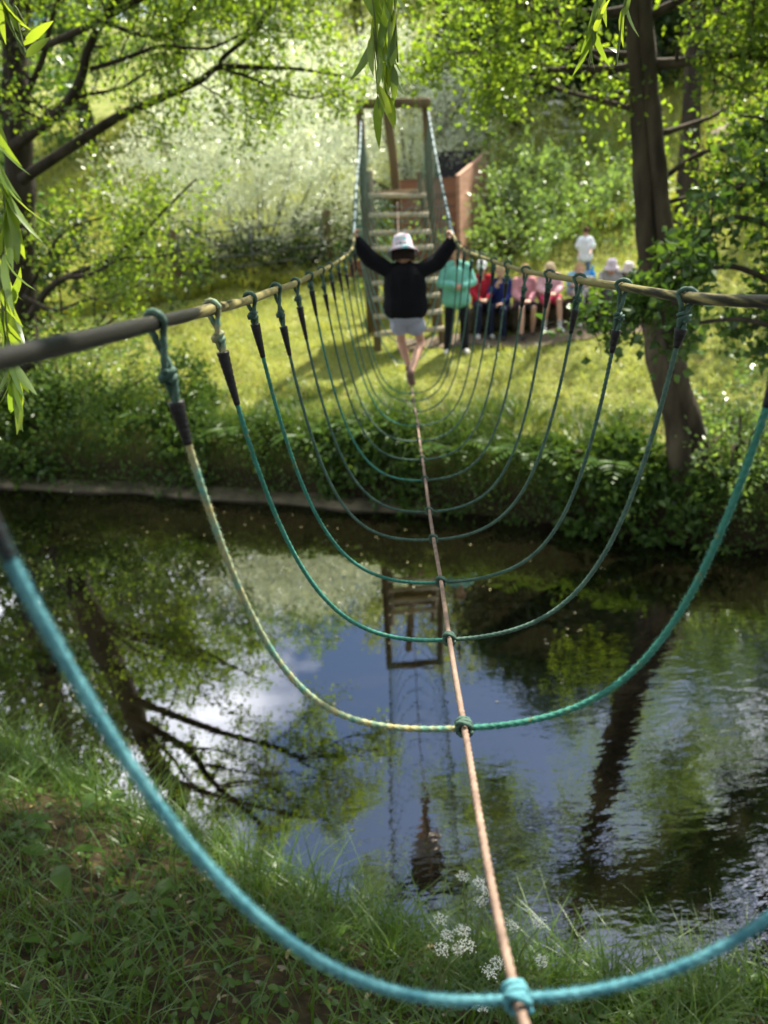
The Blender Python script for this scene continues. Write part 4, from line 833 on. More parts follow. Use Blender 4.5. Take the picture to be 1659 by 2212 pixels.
for i_, y in enumerate(yd):
    hanger(P(*Lp[i_], y) + [0, 0, 0], P(*Rp[i_], y), P(Kp[i_][0], Kp[i_][1]+3, y), i_+1, i_ < 6)
# the far half of the bridge rising to the tower: plain loops with dark whippings
pl, _ = resample(catmull(Lfar, 8), 0.02); pr, _ = resample(catmull(Rfar, 8), 0.02); pf, _ = resample(catmull(Ffar, 8), 0.02)
for k in range(1, 14):
    f = k/14.2; a = pl[int(f*(len(pl)-1))]; b_ = pr[int(f*(len(pr)-1))]; c = pf[int(min(1, f*1.02)*(len(pf)-1))]
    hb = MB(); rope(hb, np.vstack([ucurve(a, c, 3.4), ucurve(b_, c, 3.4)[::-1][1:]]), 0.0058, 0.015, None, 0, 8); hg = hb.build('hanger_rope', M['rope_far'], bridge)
    for q, ln in ((a, pl), (b_, pr)):
        wb = MB(); j = int(f*(len(ln)-1)); knot(wb, q, unit(ln[min(j+2, len(ln)-1)]-ln[j-2]), 0.0055, 0.016, 3, 0.2); wb.build('whipping', M['rope_teal'], hg)

# ------------------------------------------------------------------ wooden tower with its ladder
TY = 13.8
lf0, rf0 = P(816, 750, 13.1), P(958, 745, 13.1)
for q in (lf0, rf0): q[2] = float(H(q[0], q[1])) - 0.15
tower = thing('climbing_tower', 'weathered timber ladder tower at the far end of the rope bridge', 'climbing tower', ((lf0+rf0)/2))
def bar(a, b_, w, h, name, m, par=tower, up=(0, 1, 0)):
    mb = MB(); box(mb, a, b_, w, h, up); return mb.build(name, M[m], par)
tl, tr = P(776, 215, TY), P(920, 212, TY)
gl, gr = P(795, 600, TY), P(940, 600, TY)
for g in (gl, gr): g[2] = float(H(g[0], g[1])) - 0.2
bar(gl, tl, 0.13, 0.13, 'post', 'post'); bar(gr, tr, 0.13, 0.13, 'post', 'post')
bar(P(768, 225, TY-0.14), P(930, 222, TY-0.14), 0.10, 0.13, 'top_beam', 'post', up=(0, 0, 1))
sl, sr = P(797, 370, 13.65), P(906, 372, 13.65)
bar(lf0, sl, 0.125, 0.10, 'stringer', 'post'); bar(rf0, sr, 0.10, 0.10, 'stringer', 'post')
for py, f in ((418, 0.885), (456, 0), (491, 0), (522, 0), (556, 0), (590, 0), (622, 0), (657, 0), (693, 0)):
    t = (748 - py)/(748 - 371.0); a = lf0*(1-t) + sl*t; b_ = rf0*(1-t) + sr*t
    o = np.array([0, -0.075, 0]); a, b_ = a + o, b_ + o
    bar(a + (a-b_)*0.04, b_ + (b_-a)*0.06, 0.085, 0.07, 'rung', 'rung', up=(0, 0, 1))
a, b_ = P(800, 424, 13.8), P(925, 420, 13.8)
bar(a + [0, 0.05, 0], b_ + [0, 0.05, 0], 0.10, 0.12, 'platform_beam', 'post', up=(0, 0, 1))
for k in range(5): bar(a + [0, 0.16+0.13*k, 0.06], b_ + [0, 0.16+0.13*k, 0.06], 0.12, 0.035, 'platform_board', 'post', up=(0, 0, 1))
mb = MB(); pb = P(856, 420, 14.6); pt = P(833, 215, 14.6); p = np.array([[pb[0]+0.03, pb[1], float(H(pb[0], pb[1]))-0.2], pb, pt, pt + (pt-pb)*0.03]); tube(mb, catmull(p, 6), 0.075, 12); mb.build('pole', M['post'], tower)
# red boarded retaining wall with a dark interior, running up the hill behind the tower
fz = P(992, 381, 15.5); x0 = P(850, 385, 15.5)[0]; bk = P(1055, 325, 19.5)
wall = thing('boarded_ramp', 'red brown boarded ramp wall with black interior behind the wooden tower', 'ramp', (fz[0], fz[1], float(H(fz[0], fz[1]))))
def slab(pts, th, name, m):
    """flat panel with thickness from 4 corner points, planks lying along it"""
    p = np.array(pts, float); nrm = unit(np.cross(p[1]-p[0], p[3]-p[0])); mb = MB()
    mb.add(np.vstack([p, p + nrm*th]), [(0, 3, 2, 1), (4, 5, 6, 7), (0, 1, 5, 4), (1, 2, 6, 5), (2, 3, 7, 6), (3, 0, 4, 7)]); return mb.build(name, M[m], wall, smooth=False)
zb = float(H(fz[0], fz[1])) - 0.2; hgt = fz[2] - zb; nb = 9
for k in range(nb):
    za, zc = zb + hgt*k/nb, zb + hgt*(k+1)/nb - 0.006; dy = 0.006*math.sin(k*2.3)
    slab([(x0, 15.5+dy, za), (fz[0], 15.5+dy, za), (fz[0], 15.5+dy, zc), (x0, 15.5+dy, zc)], -0.045, 'front_board', 'redwood')
ba = float(H(bk[0], bk[1])) - 0.8
slab([(fz[0]+0.002, 15.48, zb), (bk[0], bk[1], ba), (bk[0], bk[1], bk[2]), (fz[0]+0.002, 15.48, fz[2]+0.02)], -0.07, 'side_board', 'pinkwood')
x1 = x0 + (bk[0]-fz[0]); zl = float(H(x0, 15.5)); zm = float(H(x1, bk[1]))
slab([(x0-0.002, 15.48, zb), (x1, bk[1], ba), (x1, bk[1], zm+0.2), (x0-0.002, 15.48, zl+0.5)], 0.07, 'side_board', 'redwood')
slab([(x1, bk[1], ba), (bk[0], bk[1], ba), (bk[0], bk[1], bk[2]+0.02), (x1, bk[1], bk[2]+0.02)], 0.05, 'back_board', 'black_liner')
slab([(x0+0.05, 15.56, fz[2]-0.5), (fz[0]-0.08, 15.56, fz[2]-0.5), (bk[0]-0.08, bk[1]-0.06, bk[2]-0.5), (x1+0.05, bk[1]-0.06, bk[2]-0.5)], -0.05, 'liner', 'black_liner')
slab([(fz[0]-0.075, 15.56, zb+0.3), (bk[0]-0.075, bk[1]-0.06, ba+0.3), (bk[0]-0.075, bk[1]-0.06, bk[2]-0.02), (fz[0]-0.075, 15.56, fz[2]-0.02)], 0.012, 'liner', 'black_liner')
# small red boarded step left of the ladder
rb = thing('red_boarding', 'short red boarding low on the left side of the ladder', 'boarding', P(772, 600, 14.9)); pz = P(755, 598, 14.9); pw = P(800, 562, 14.9); mb = MB()
for k in range(3): box(mb, (pz[0], 14.9, pz[2]+0.03+0.1*k), (pw[0]+0.1, 14.9, pz[2]+0.03+0.1*k), 0.04, 0.095, (0, 0, 1))
mb.build('boarding_panel', M['redwood'], rb)
# field gate
g0, g1 = P(403, 640, 17.6), P(703, 628, 17.8); g0[2] = float(H(g0[0], g0[1])) + 0.08; g1[2] = float(H(g1[0], g1[1])) + 0.08; gt0 = g0 + [0, 0, 1.0]; gt1 = g1 + [0, 0, 1.0]
gate = thing('metal_gate', 'grey metal five bar field gate in the shade below the willow thicket', 'gate', g0)
for f in (0.0, 0.24, 0.46, 0.70, 0.97):
    a = g0*(1-f) + gt0*f; b_ = g1*(1-f) + gt1*f; mb = MB(); tube(mb, np.array([a, (a+b_)/2, b_]), 0.02, 8); mb.build('rail', M['metal'], gate)
for a, b_ in ((g0, gt0), (g1, gt1), ((g0+g1)/2, (gt0+gt1)/2)):
    mb = MB(); tube(mb, np.array([a - [0, 0, 0.02], (a+b_)/2, b_ + [0, 0, 0.02]]), 0.022, 8); mb.build('stile', M['metal'], gate)
for q, lab in ((g0 + [-0.12, 0.02, 0], 'wooden gate post at the left end of the metal gate'), (g1 + [0.14, 0.02, 0], 'wooden gate post at the right end of the metal gate')):
    mb = MB(); zz = float(H(q[0], q[1])); box(mb, (q[0], q[1], zz-0.2), (q[0], q[1], zz+1.2), 0.14, 0.14, (0, 1, 0)); tag(mb.build('gate_post', M['post']), lab, 'gate post', 'gate posts')
# log seats by the path
def log(ax, bx, y, yb, r, label):
    za, zb_ = float(H(ax, y)), float(H(bx, yb)); mb = MB(); p = np.array([[ax, y, za+r*0.85], [(ax+bx)/2, (y+yb)/2+0.03, (za+zb_)/2+r*0.9], [bx, yb, zb_+r*0.85]])
    tube(mb, catmull(p, 6), r*(1+0.04*np.sin(np.arange(13))), 14, lobes=6, depth=0.06); tag(mb.build('log_seat', M['bark_brown']), label, 'log seat', 'logs set along the path as seats')

# ------------------------------------------------------------------ people
LOCAL = True
dgs = bpy.context.evaluated_depsgraph_get
def remeshed(mb, voxel, smooth=4, name='tmp'):
    me = mb.mesh(name); o = bpy.data.objects.new(name, me); col.objects.link(o)
    a = o.modifiers.new('r', 'REMESH'); a.mode = 'VOXEL'; a.voxel_size = voxel; a.use_smooth_shade = True
    b_ = o.modifiers.new('s', 'SMOOTH'); b_.factor = 0.5; b_.iterations = smooth
    bpy.context.view_layer.update(); ev = o.evaluated_get(dgs()); out = bpy.data.meshes.new_from_object(ev)
    bpy.data.objects.remove(o); bpy.data.meshes.remove(me); return out
def part(name, mb, voxel, m, root, smooth=4):
    me = remeshed(mb, voxel, smooth, name); me.materials.clear(); me.materials.append(m); me.name = name
    return link(name, me, root)
def lerp(a, b_, t): return np.asarray(a)*(1-t) + np.asarray(b_)*t
def hand(mb, w, d, nrm, S, curl=0.5, thumb=1):
    """palm, four unequal bent fingers and a side thumb; w wrist, d pointing direction, nrm out of the back of the hand"""
    d = unit(np.asarray(d, float)); nrm = np.asarray(nrm, float); nrm = unit(nrm - d*np.dot(nrm, d)); x = np.cross(d, nrm)*thumb
    for k, off in enumerate((-0.027, -0.009, 0.009, 0.027)):
        kn = w + (d*0.075 + x*off)*S; capsule(mb, w + (d*0.012 + x*off*0.6)*S, kn, 0.012*S, 0.0105*S, 8)
        L = (0.040, 0.046, 0.043, 0.034)[3-k]*S; dd = d; p = kn
        for j in range(3):
            ang = curl*(0.55 + 0.35*j); dd = unit(d*math.cos(ang*(j+1)) - nrm*math.sin(ang*(j+1))); q = p + dd*L*(1, 0.72, 0.55)[j]; capsule(mb, p, q, 0.0088*S*(1-0.08*j), 0.0080*S*(1-0.08*j), 7); p = q
    tb = w + (d*0.02 + x*0.026)*S; t1 = tb + (d*0.028 + x*0.022 - nrm*0.012)*S; capsule(mb, tb, t1, 0.012*S, 0.010*S, 7); capsule(mb, t1, t1 + (d*0.024 + x*0.004 - nrm*0.02*curl)*S, 0.0095*S, 0.008*S, 7)
def person(label, loc, rz, J, outfit, S=1.0, vox=0.009, group=None):
    """J: joints in a local frame facing -Y. S: body thickness scale."""
    root = thing('person', label, 'person', loc, group); root.rotation_euler.z = rz
    J = {k: np.asarray(v, float) for k, v in J.items()}
    hd = J['head']; fw = unit(J.get('look', np.array([0, -1., 0]))); side = unit(np.cross(fw, [0, 0, 1.])); upv = np.cross(side, fw); Rm = np.stack([side, fw, upv], 1)
    def hp(x, y, z): return hd + Rm@np.array([x, y, z])*hs
    hs = outfit.get('hs', S)
    b = MB()
    ellipsoid(b, hp(0, -0.012, 0.025), np.array([0.077, 0.095, 0.092])*hs, Rm); ellipsoid(b, hp(0, 0.028, -0.035), np.array([0.060, 0.062, 0.078])*hs, Rm)
    capsule(b, hp(0, 0.083, 0.0), hp(0, 0.103, -0.028), 0.009*hs, 0.014*hs, 8)
    for s_ in (-1, 1):
        ellipsoid(b, hp(s_*0.078, -0.01, -0.005), np.array([0.012, 0.022, 0.032])*hs, Rm, 10, 6); capsule(b, hp(s_*0.022, 0.08, 0.022), hp(s_*0.045, 0.07, 0.022), 0.008*hs, 0.007*hs, 6)
    capsule(b, hp(-0.018, 0.083, -0.062), hp(0.018, 0.083, -0.062), 0.010*hs, 0.010*hs, 8)
    capsule(b, J['neck'], hp(0, -0.02, -0.05), 0.052*S, 0.048*S)
    ch, pv = J['chest'], J['pelvis']; sw = (J['shR'] - J['shL'])
    for t in np.linspace(0, 1, 9):
        r = np.interp(t, [0, 0.35, 0.7, 1], [0.095, 0.085, 0.10, 0.09])*S; w = np.interp(t, [0, 0.35, 0.7, 1], [0.62, 0.52, 0.66, 0.70]); c = lerp(pv, ch, t); capsule(b, c - sw*w*0.36, c + sw*w*0.36, r, r)
    capsule(b, pv, ch, 0.11*S, 0.11*S); capsule(b, ch, J['neck'], 0.09*S, 0.055*S)
    for s_ in 'LR':
        capsule(b, lerp(ch, J['sh'+s_], 0.4), J['sh'+s_], 0.065*S, 0.052*S); capsule(b, J['neck'] + np.array([0, 0, -0.02*S]), J['sh'+s_], 0.042*S, 0.045*S); capsule(b, J['sh'+s_], J['el'+s_], 0.048*S, 0.037*S); capsule(b, J['el'+s_], J['wr'+s_], 0.038*S, 0.025*S)
        hdir = J.get('hd'+s_, J['wr'+s_] - J['el'+s_]); hand(b, J['wr'+s_], hdir, J.get('hn'+s_, np.array([0, 0, 1.])), outfit.get('hand', S), J.get('curl', np.array(0.5)).item(), 1 if s_ == 'L' else -1)
        Q = outfit.get('legS', S); capsule(b, J['hip'+s_], J['kn'+s_], 0.078*Q, 0.052*Q); capsule(b, J['kn'+s_], lerp(J['kn'+s_], J['an'+s_], 0.35), 0.052*Q, 0.056*Q); capsule(b, lerp(J['kn'+s_], J['an'+s_], 0.35), J['an'+s_], 0.056*Q, 0.034*Q)
        capsule(b, J['an'+s_], J['to'+s_], 0.034*S, 0.026*S)
    me = remeshed(b, vox, 2, 'body')
    for m_ in (M['skin'], M['eye'], M['lip']): me.materials.append(m_)
    fc = np.empty(len(me.polygons)*3); me.polygons.foreach_get('center', fc); fc = fc.reshape(-1, 3); mi = np.zeros(len(fc), np.int32)
    for s_ in (-1, 1): mi[np.linalg.norm((fc - hp(s_*0.033, 0.079, 0.008))*[1, 1, 1.3], axis=1) < 0.0125*hs] = 1
    mi[np.linalg.norm((fc - hp(0, 0.088, -0.062))@Rm*[0.55, 1, 2.0], axis=1) < 0.016*hs] = 2
    me.polygons.foreach_set('material_index', mi); link('body', me, root)
    # top
    if outfit.get('top'):
        t = MB(); g = outfit.get('loose', 0.016); hem = outfit.get('hem', 0.0)
        dn = unit(pv - ch); low = pv + dn*hem
        for f in np.linspace(0, 1, 10):
            r = np.interp(f, [0, 0.3, 0.65, 1], [0.105, 0.098, 0.105, 0.092])*S + g*(1-0.35*f); w = np.interp(f, [0, 0.3, 0.65, 1], [0.68, 0.62, 0.68, 0.70]); c = lerp(low, ch, f); capsule(t, c - sw*w*0.36, c + sw*w*0.36, r, r)
        capsule(t, low, ch, 0.11*S+g, 0.105*S+g); capsule(t, ch, lerp(ch, J['neck'], 0.55), 0.09*S+g*0.8, 0.062*S)
        for s_ in 'LR':
            el, wr = J['el'+s_], J['wr'+s_]; capsule(t, lerp(ch, J['sh'+s_], 0.3), J['sh'+s_], 0.07*S+g*0.6, 0.054*S+g*0.45); capsule(t, J['neck'] + np.array([0, 0, -0.012*S]), J['sh'+s_], 0.05*S, 0.05*S+g*0.4)
            if outfit.get('sleeve', 'long') == 'long':
                capsule(t, J['sh'+s_], el, 0.052*S+g*0.5, 0.042*S+g*0.8); capsule(t, el, lerp(el, wr, 0.93), 0.042*S+g*0.8, 0.032*S+g*0.7)
            else: capsule(t, J['sh'+s_], lerp(J['sh'+s_], el, outfit.get('slen', 0.8)), 0.052*S+g*0.5, 0.052*S+g*1.3)
        tp = part(outfit.get('topname', 'jumper'), t, vox, cloth(*outfit['top']), root, 9)
        if outfit.get('collar'):
            c = MB(); tube(c, J['neck'] + np.array([[math.cos(a)*0.062*S, math.sin(a)*0.058*S, 0.015*S+0.01*math.sin(a)] for a in np.linspace(0, 6.283, 20)]), 0.017*S, 8, False); c.build('collar', cloth(*outfit['top']), tp)
    bt = outfit.get('bottom', ('navy trousers', (0.02, 0.025, 0.05))); ln = outfit.get('leg', 'long'); g = outfit.get('bg', 0.012); t = MB()
    capsule(t, pv - sw*0.22, pv + sw*0.22, 0.105*S+g, 0.105*S+g); capsule(t, pv, lerp(pv, ch, 0.25), 0.10*S+g, 0.09*S+g)
    for s_ in 'LR':
        hi, kn, an = J['hip'+s_], J['kn'+s_], J['an'+s_]
        if ln == 'long': capsule(t, hi, kn, 0.082*S+g, 0.058*S+g); capsule(t, kn, lerp(kn, an, 0.95), 0.058*S+g, 0.044*S+g)
        else: capsule(t, hi, lerp(hi, kn, outfit.get('short', 0.6)), 0.082*S+g, 0.078*S+g*2)
    part('trousers' if ln == 'long' else 'shorts', t, vox, cloth(*bt), root)
    for s_ in 'LR':
        t = MB(); an, to = J['an'+s_], J['to'+s_]; d = unit(to-an); hl = an - d*0.03*S + np.array([0, 0, -0.012*S])
        capsule(t, an + np.array([0, 0, 0.012*S]), hl, 0.042*S, 0.04*S); capsule(t, hl, to, 0.042*S, 0.036*S); capsule(t, to - d*0.04*S, to + d*0.015*S, 0.044*S, 0.034*S)
        part('shoe', t, vox*0.9, cloth(*outfit.get('shoe', ('white trainers', (0.6, 0.58, 0.54)))), root, 2)
        if ln != 'long' and outfit.get('sock'):
            t = MB(); capsule(t, an, lerp(an, J['kn'+s_], 0.25), 0.042*S, 0.05*S); part('sock', t, vox, cloth(*outfit['sock']), root, 2)
    if outfit.get('hair'):
        t = MB(); ellipsoid(t, hp(0, -0.022, 0.036), np.array([0.087, 0.098, 0.095])*hs, Rm)
        for k in range(9):
            a = math.pi*(0.08 + 0.84*k/8); c = hp(math.cos(a)*0.075, -0.02-0.075*math.sin(a), 0.0); L = outfit.get('hairlen', 0.05)
            capsule(t, c, c + np.array([0, 0, -L*hs]) + Rm@np.array([math.cos(a)*0.01, -0.012, 0])*hs, 0.03*hs, 0.022*hs, 7)
        if outfit.get('curly'):
            for k in range(26): d = rand_unit(1)[0]; d[2] = abs(d[2]); d = Rm@(d*[0.095, 0.105, 0.11] + [0, -0.035, 0.03])*hs; ellipsoid(t, hd+d, np.ones(3)*0.03*hs, None, 8, 5)
        part('hair', t, vox*0.9, cloth(*outfit['hair']), root, 3)
    if outfit.get('hat'):
        kind, nm, c = outfit['hat']; t = MB(); ring = []
        prof = [(0.0, 0.155), (0.055, 0.150), (0.078, 0.138), (0.090, 0.10), (0.098, 0.045), (0.104, 0.035), (0.150, 0.0), (0.146, -0.006), (0.10, 0.024)] if kind == 'bucket' else [(0.0, 0.145), (0.05, 0.136), (0.08, 0.11), (0.094, 0.07), (0.098, 0.03), (0.092, 0.028)]
        nu = 22; V = [[hp(r*math.cos(a)*0.93, r*math.sin(a)*1.08-0.012, z-0.002) for a in np.linspace(0, 6.283, nu, endpoint=False)] for r, z in prof]
        q = [(i*nu+j, (i+1)*nu+j, (i+1)*nu+(j+1) % nu, i*nu+(j+1) % nu) for i in range(len(prof)-1) for j in range(nu)]
        t.add(np.array(V).reshape(-1, 3), q); m_ = c if isinstance(c, bpy.types.Material) else cloth(nm, c); h_ = t.build('hat', m_, root)
        if kind == 'cap':
            pk = MB(); an_ = np.linspace(-1.0, 1.0, 9); inn = [hp(math.sin(a)*0.09, math.cos(a)*0.095, 0.034) for a in an_]; out = [hp(math.sin(a)*0.085, math.cos(a)*0.10+0.075*math.cos(a*1.2), 0.012) for a in an_]
            v = np.array(inn + out); v2 = v - Rm@np.array([0, 0, 0.006]); pk.add(np.vstack([v, v2]), [(i, i+1, i+10, i+9) for i in range(8)] + [(18+i, 27+i, 28+i, 19+i) for i in range(8)] + [(9+i, 10+i, 28+i, 27+i) for i in range(8)]); pk.build('peak', m_, h_)
    return root
# hat with a printed pattern of pastel shapes
m, n, l, b = new_mat('pastel printed sun hat'); b.inputs['Roughness'].default_value = 0.9
vo = n.new('ShaderNodeTexVoronoi'); vo.inputs['Scale'].default_value = 26; tc = n.new('ShaderNodeTexCoord'); l.new(tc.outputs['Object'], vo.inputs['Vector'])
mx = n.new('ShaderNodeMix'); mx.data_type = 'RGBA'; l.new(ramp2(n, l, vo.outputs['Distance'], (1, 1, 1), (0, 0, 0), 0.42, 0.47), mx.inputs[0]); mx.inputs[6].default_value = (0.48, 0.44, 0.49, 1)
l.new(ramp2(n, l, vo.outputs['Color'], (0.10, 0.50, 0.46), (0.62, 0.30, 0.42), 0.45, 0.55), mx.inputs[7]); l.new(mx.outputs[2], b.inputs['Base Color'])
HATPRINT = m

# the child crossing, seen from behind (local frame equals world orientation, facing +Y away from the camera)
F = kidF.copy(); org = np.array([F[0], F[1], F[2]])
def K(px, py, dy=0.0): return P(px, py, YK + dy) - org
J = dict(head=K(870, 546, 0.0), look=(0, 1, -0.35), neck=K(872, 570), chest=K(874, 600), pelvis=K(877, 680), shL=K(842, 586), shR=K(906, 586), elL=K(800, 560, 0.02), elR=K(945, 566, 0.02), wrL=K(769, 522, 0.0), wrR=K(975, 525, 0.0),
         hdL=(-0.15, 0.1, 1), hdR=(0.1, 0.1, 1), hnL=(-1, -0.3, 0.0), hnR=(1, -0.3, 0.0), curl=0.95, hipL=K(863, 684), hipR=K(891, 684), knL=K(866, 735, 0.13), knR=K(910, 738, 0.10), anL=K(884, 795, 0.16), anR=K(886, 808, -0.16), toL=K(887, 806, 0.32), toR=K(889, 826, 0.0))
person('child in black jacket and printed sun hat balancing along the foot rope', org, 0, J,
   dict(top=('black jacket', (0.006, 0.006, 0.008)), topname='jacket', hem=-0.07, legS=0.66, loose=0.046, bottom=('pale grey shorts', (0.34, 0.36, 0.43)), leg='short', short=0.36, shoe=('muted brown trainers', (0.16, 0.10, 0.08)), hair=('near black hair', (0.018, 0.012, 0.009)), hairlen=0.06, hat=('bucket', 'print', HATPRINT), hs=0.92, hand=0.78, collar=True), S=0.80, vox=0.007)
# woman standing with folded hands
W = P(988, 768, 12.6); zg = float(H(W[0], W[1])); wz = zg
def std(h, arms='fold', stance=0.0):
    J = dict(head=(0, -0.01, h*0.918), neck=(0, 0.01, h*0.845), chest=(0, 0.015, h*0.735), pelvis=(0, 0.01, h*0.53), shL=(-0.098*h, 0.01, h*0.79), shR=(0.098*h, 0.01, h*0.79),
             hipL=(-0.055*h, 0.01, h*0.50), hipR=(0.055*h, 0.01, h*0.50), knL=(-0.075*h, -0.015, h*0.275), knR=(0.07*h, -0.02, h*0.275), anL=(-0.095*h, 0.02, 0.06), anR=(0.075*h, 0.01, 0.06), toL=(-0.115*h, -0.11, 0.035), toR=(0.085*h, -0.125, 0.035))
    if arms == 'fold': J.update(elL=(-0.150*h, -0.02, h*0.655), elR=(0.150*h, -0.02, h*0.655), wrL=(-0.045*h, -0.165, h*0.635), wrR=(0.05*h, -0.155, h*0.625), hdL=(1, -0.1, 0), hdR=(-1, -0.15, 0), hnL=(0, -1, 0.3), hnR=(0, -1, 0.3))
    else: J.update(elL=(-0.125*h, 0.02, h*0.63), elR=(0.125*h, 0.0, h*0.63), wrL=(-0.125*h, -0.05, h*0.49), wrR=(0.09*h, -0.17, h*0.56), hnL=(-1, 0, 0), hnR=(0, -0.3, 1))
    return J
Jw = std(1.66); Jw['look'] = np.array([-0.35, -0.85, -0.45])
person('woman in a turquoise jumper and dark trousers standing with hands clasped by the ladder', (W[0], W[1], zg), 0.05, Jw,
   dict(top=('turquoise jumper', (0.17, 0.46, 0.37)), sleeve='long', loose=0.035, hem=0.06, bottom=('black trousers', (0.012, 0.012, 0.016)), bg=0.018, hair=('brown tied hair', (0.10, 0.06, 0.035)), hairlen=0.03, shoe=('white trainers', (0.6, 0.58, 0.54))), S=1.0, vox=0.011)
# seated row on logs
def seat_y(px): return 13.4 - 0.45*(px-1040)/317
def sit(px, top_py, label, outfit, y=None, H_=1.28, rz=0.0, look=(-0.25, -0.9, -0.15), hands='lap', S=0.86, feet=0.0, hs=None):
    y = y or seat_y(px); p = P(px, top_py, y); zg = float(H(p[0], y-0.3)); top = p[2] - zg; sh = max(0.42, top - 0.76*S/0.86)   # seat height that brings the head to its place
    tt = top - sh
    J = dict(head=(0, -0.05, top-0.115), neck=(0, -0.03, sh+tt*0.70), chest=(0, -0.01, sh+tt*0.50), pelvis=(0, 0.02, sh+0.09), shL=(-0.155*S, -0.01, sh+tt*0.64), shR=(0.155*S, -0.01, sh+tt*0.64),
             hipL=(-0.085*S, 0, sh+0.075), hipR=(0.085*S, 0, sh+0.075), knL=(-0.11*S, -0.40*S, sh+0.07), knR=(0.12*S, -0.39*S, sh+0.06), anL=(-0.12*S, -0.36*S-feet, 0.06), anR=(0.13*S, -0.33*S+feet, 0.06), toL=(-0.13*S, -0.49*S-feet, 0.035), toR=(0.15*S, -0.46*S+feet, 0.035), look=look)
    if hands == 'lap': J.update(elL=(-0.20*S, -0.06, sh+tt*0.36), elR=(0.20*S, -0.06, sh+tt*0.36), wrL=(-0.07*S, -0.30*S, sh+0.17), wrR=(0.07*S, -0.29*S, sh+0.175), hdL=(0.8, -0.6, 0), hdR=(-0.8, -0.6, 0))
    elif hands == 'chin': J.update(elL=(-0.19*S, -0.12, sh+tt*0.36), elR=(0.20*S, -0.06, sh+tt*0.36), wrL=(-0.06*S, -0.20*S, sh+tt*0.52), wrR=(0.08*S, -0.30*S, sh+0.16), hdL=(0.4, -0.2, 0.8), hdR=(-0.6, -0.8, -0.1), hnL=(-0.3, -1, 0))
    else: J.update(elL=(-0.20*S, -0.08, sh+tt*0.36), elR=(0.20*S, -0.08, sh+tt*0.36), wrL=(-0.09*S, -0.28*S, sh+tt*0.40), wrR=(0.11*S, -0.28*S, sh+tt*0.40), hdL=(0.5, -0.9, 0), hdR=(-0.5, -0.9, 0))
    outfit.setdefault('hs', 0.92); outfit.setdefault('hand', 0.85)
    person(label, (p[0], y, zg), rz, J, outfit, S=S, vox=0.0105, group='children seated along the path'); return p[0], zg, sh, y
navy = ('navy trousers', (0.015, 0.02, 0.045)); whitesh = ('white trainers', (0.6, 0.58, 0.54)); darksh = ('dark trainers', (0.05, 0.045, 0.045))
seats = []
seats.append(sit(1040, 562, 'seated child in a red jumper and white cap', dict(top=('red jumper', (0.42, 0.02, 0.04)), bottom=navy, hair=('brown short hair', (0.09, 0.05, 0.03)), hat=('cap', 'white cap', (0.72, 0.72, 0.70)), shoe=whitesh)))
seats.append(sit(1082, 570, 'seated blond child in a navy jumper with a hand raised to the chin', dict(top=('navy blue jumper', (0.025, 0.035, 0.16)), bottom=navy, hair=('blond short hair', (0.45, 0.33, 0.17)), hairlen=0.03, shoe=darksh), hands='chin', rz=-0.35))
seats.append(sit(1133, 570, 'seated child in a pink hooded top, dark shorts and dark shoes', dict(top=('pink hooded top', (0.60, 0.27, 0.31)), loose=0.03, bottom=('dark shorts', (0.03, 0.03, 0.04)), leg='short', short=0.75, hair=('light brown hair', (0.22, 0.14, 0.08)), hairlen=0.05, shoe=darksh), feet=0.08))
seats.append(sit(1187, 566, 'seated blonde child in a pale pink top, raspberry shorts and white shoes', dict(top=('pale pink top', (0.66, 0.38, 0.42)), loose=0.028, bottom=('raspberry shorts', (0.55, 0.06, 0.13)), leg='short', short=0.7, hair=('pale blond hair', (0.62, 0.48, 0.30)), hairlen=0.04, shoe=whitesh, sock=('white socks', (0.6, 0.6, 0.58))), feet=-0.1))
seats.append(sit(1250, 566, 'seated girl with long fair hair in a light blue top holding a pale sheet', dict(top=('light blue top', (0.24, 0.40, 0.55)), sleeve='short', bottom=('pale grey trousers', (0.40, 0.38, 0.38)), hair=('long fair hair', (0.42, 0.28, 0.14)), hairlen=0.22, shoe=whitesh), hands='hold', rz=0.2))
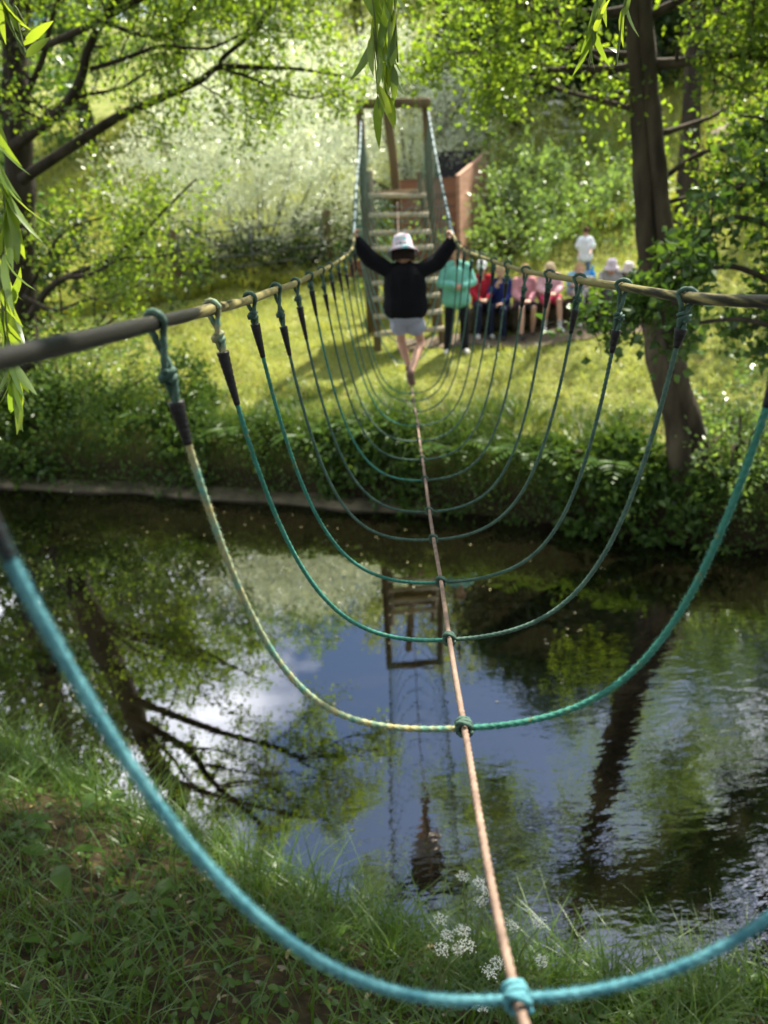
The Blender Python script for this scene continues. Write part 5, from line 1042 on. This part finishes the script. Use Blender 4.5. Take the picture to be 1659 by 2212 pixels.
seats.append(sit(1320, 562, 'seated child in a pale patterned hat behind the low alder leaves', dict(top=('grey top', (0.35, 0.33, 0.33)), bottom=('charcoal trousers', (0.05, 0.05, 0.055)), hair=('dark hair', (0.03, 0.022, 0.018)), hairlen=0.07, hat=('bucket', 'pale lilac hat', (0.60, 0.50, 0.56)), shoe=whitesh)))
seats.append(sit(1357, 568, 'seated child in a white hat and black clothes nearest the double trunk', dict(top=('dark top', (0.02, 0.02, 0.03)), bottom=('black trousers', (0.012, 0.012, 0.016)), hair=('brown short hair', (0.09, 0.05, 0.03)), hat=('bucket', 'off white hat', (0.62, 0.54, 0.50)), shoe=darksh), y=13.05))
# standing figure behind them
S0 = P(1266, 492, 14.8); zg = float(H(S0[0], S0[1])); hh = S0[2] - zg
Js = std(hh, 'down'); Js['look'] = np.array([-0.3, -0.9, -0.3])
person('teenager with curly brown hair in a white T-shirt standing behind the seated row', (S0[0], S0[1], zg), -0.2, Js,
   dict(top=('white T-shirt', (0.72, 0.76, 0.80)), topname='shirt', sleeve='short', loose=0.035, hem=0.08, bottom=('faded jeans', (0.10, 0.14, 0.22)), hair=('curly brown hair', (0.075, 0.04, 0.022)), hairlen=0.05, curly=True), S=hh/1.66, vox=0.011)
LOCAL = False
mb = MB(); c = P(1277, 597, 14.55); ellipsoid(mb, c, (0.085, 0.05, 0.10)); capsule(mb, c + [0.0, 0, 0.06], c + [0.02, 0.0, 0.17], 0.03, 0.02)
tag(mb.build('bag', cloth('bright blue bag', (0.02, 0.22, 0.60))), 'bright blue bag held by the standing teenager in white', 'bag')
x_, zg_, sh_, sy_ = seats[4]; mb = MB(); box(mb, (x_-0.13, sy_-0.33, zg_+sh_+0.30), (x_+0.15, sy_-0.33, zg_+sh_+0.30), 0.20, 0.012, (0, 0.5, 1))
tag(mb.build('paper_sheet', cloth('white paper', (0.72, 0.72, 0.72))), 'pale sheet held by the girl with long fair hair', 'paper')
r = 0.21
for a, b_, lab in ((0, 1, 'log seat under the red and navy jumpers'), (2, 3, 'log seat under the two children in pink'), (4, 6, 'log seat under the children beside the double trunk')):
    r = (seats[a][2]+seats[b_][2])/4*0.98; log(seats[a][0]-0.22, seats[b_][0]+0.22, seats[a][3]+0.05, seats[b_][3]+0.05, r, lab)
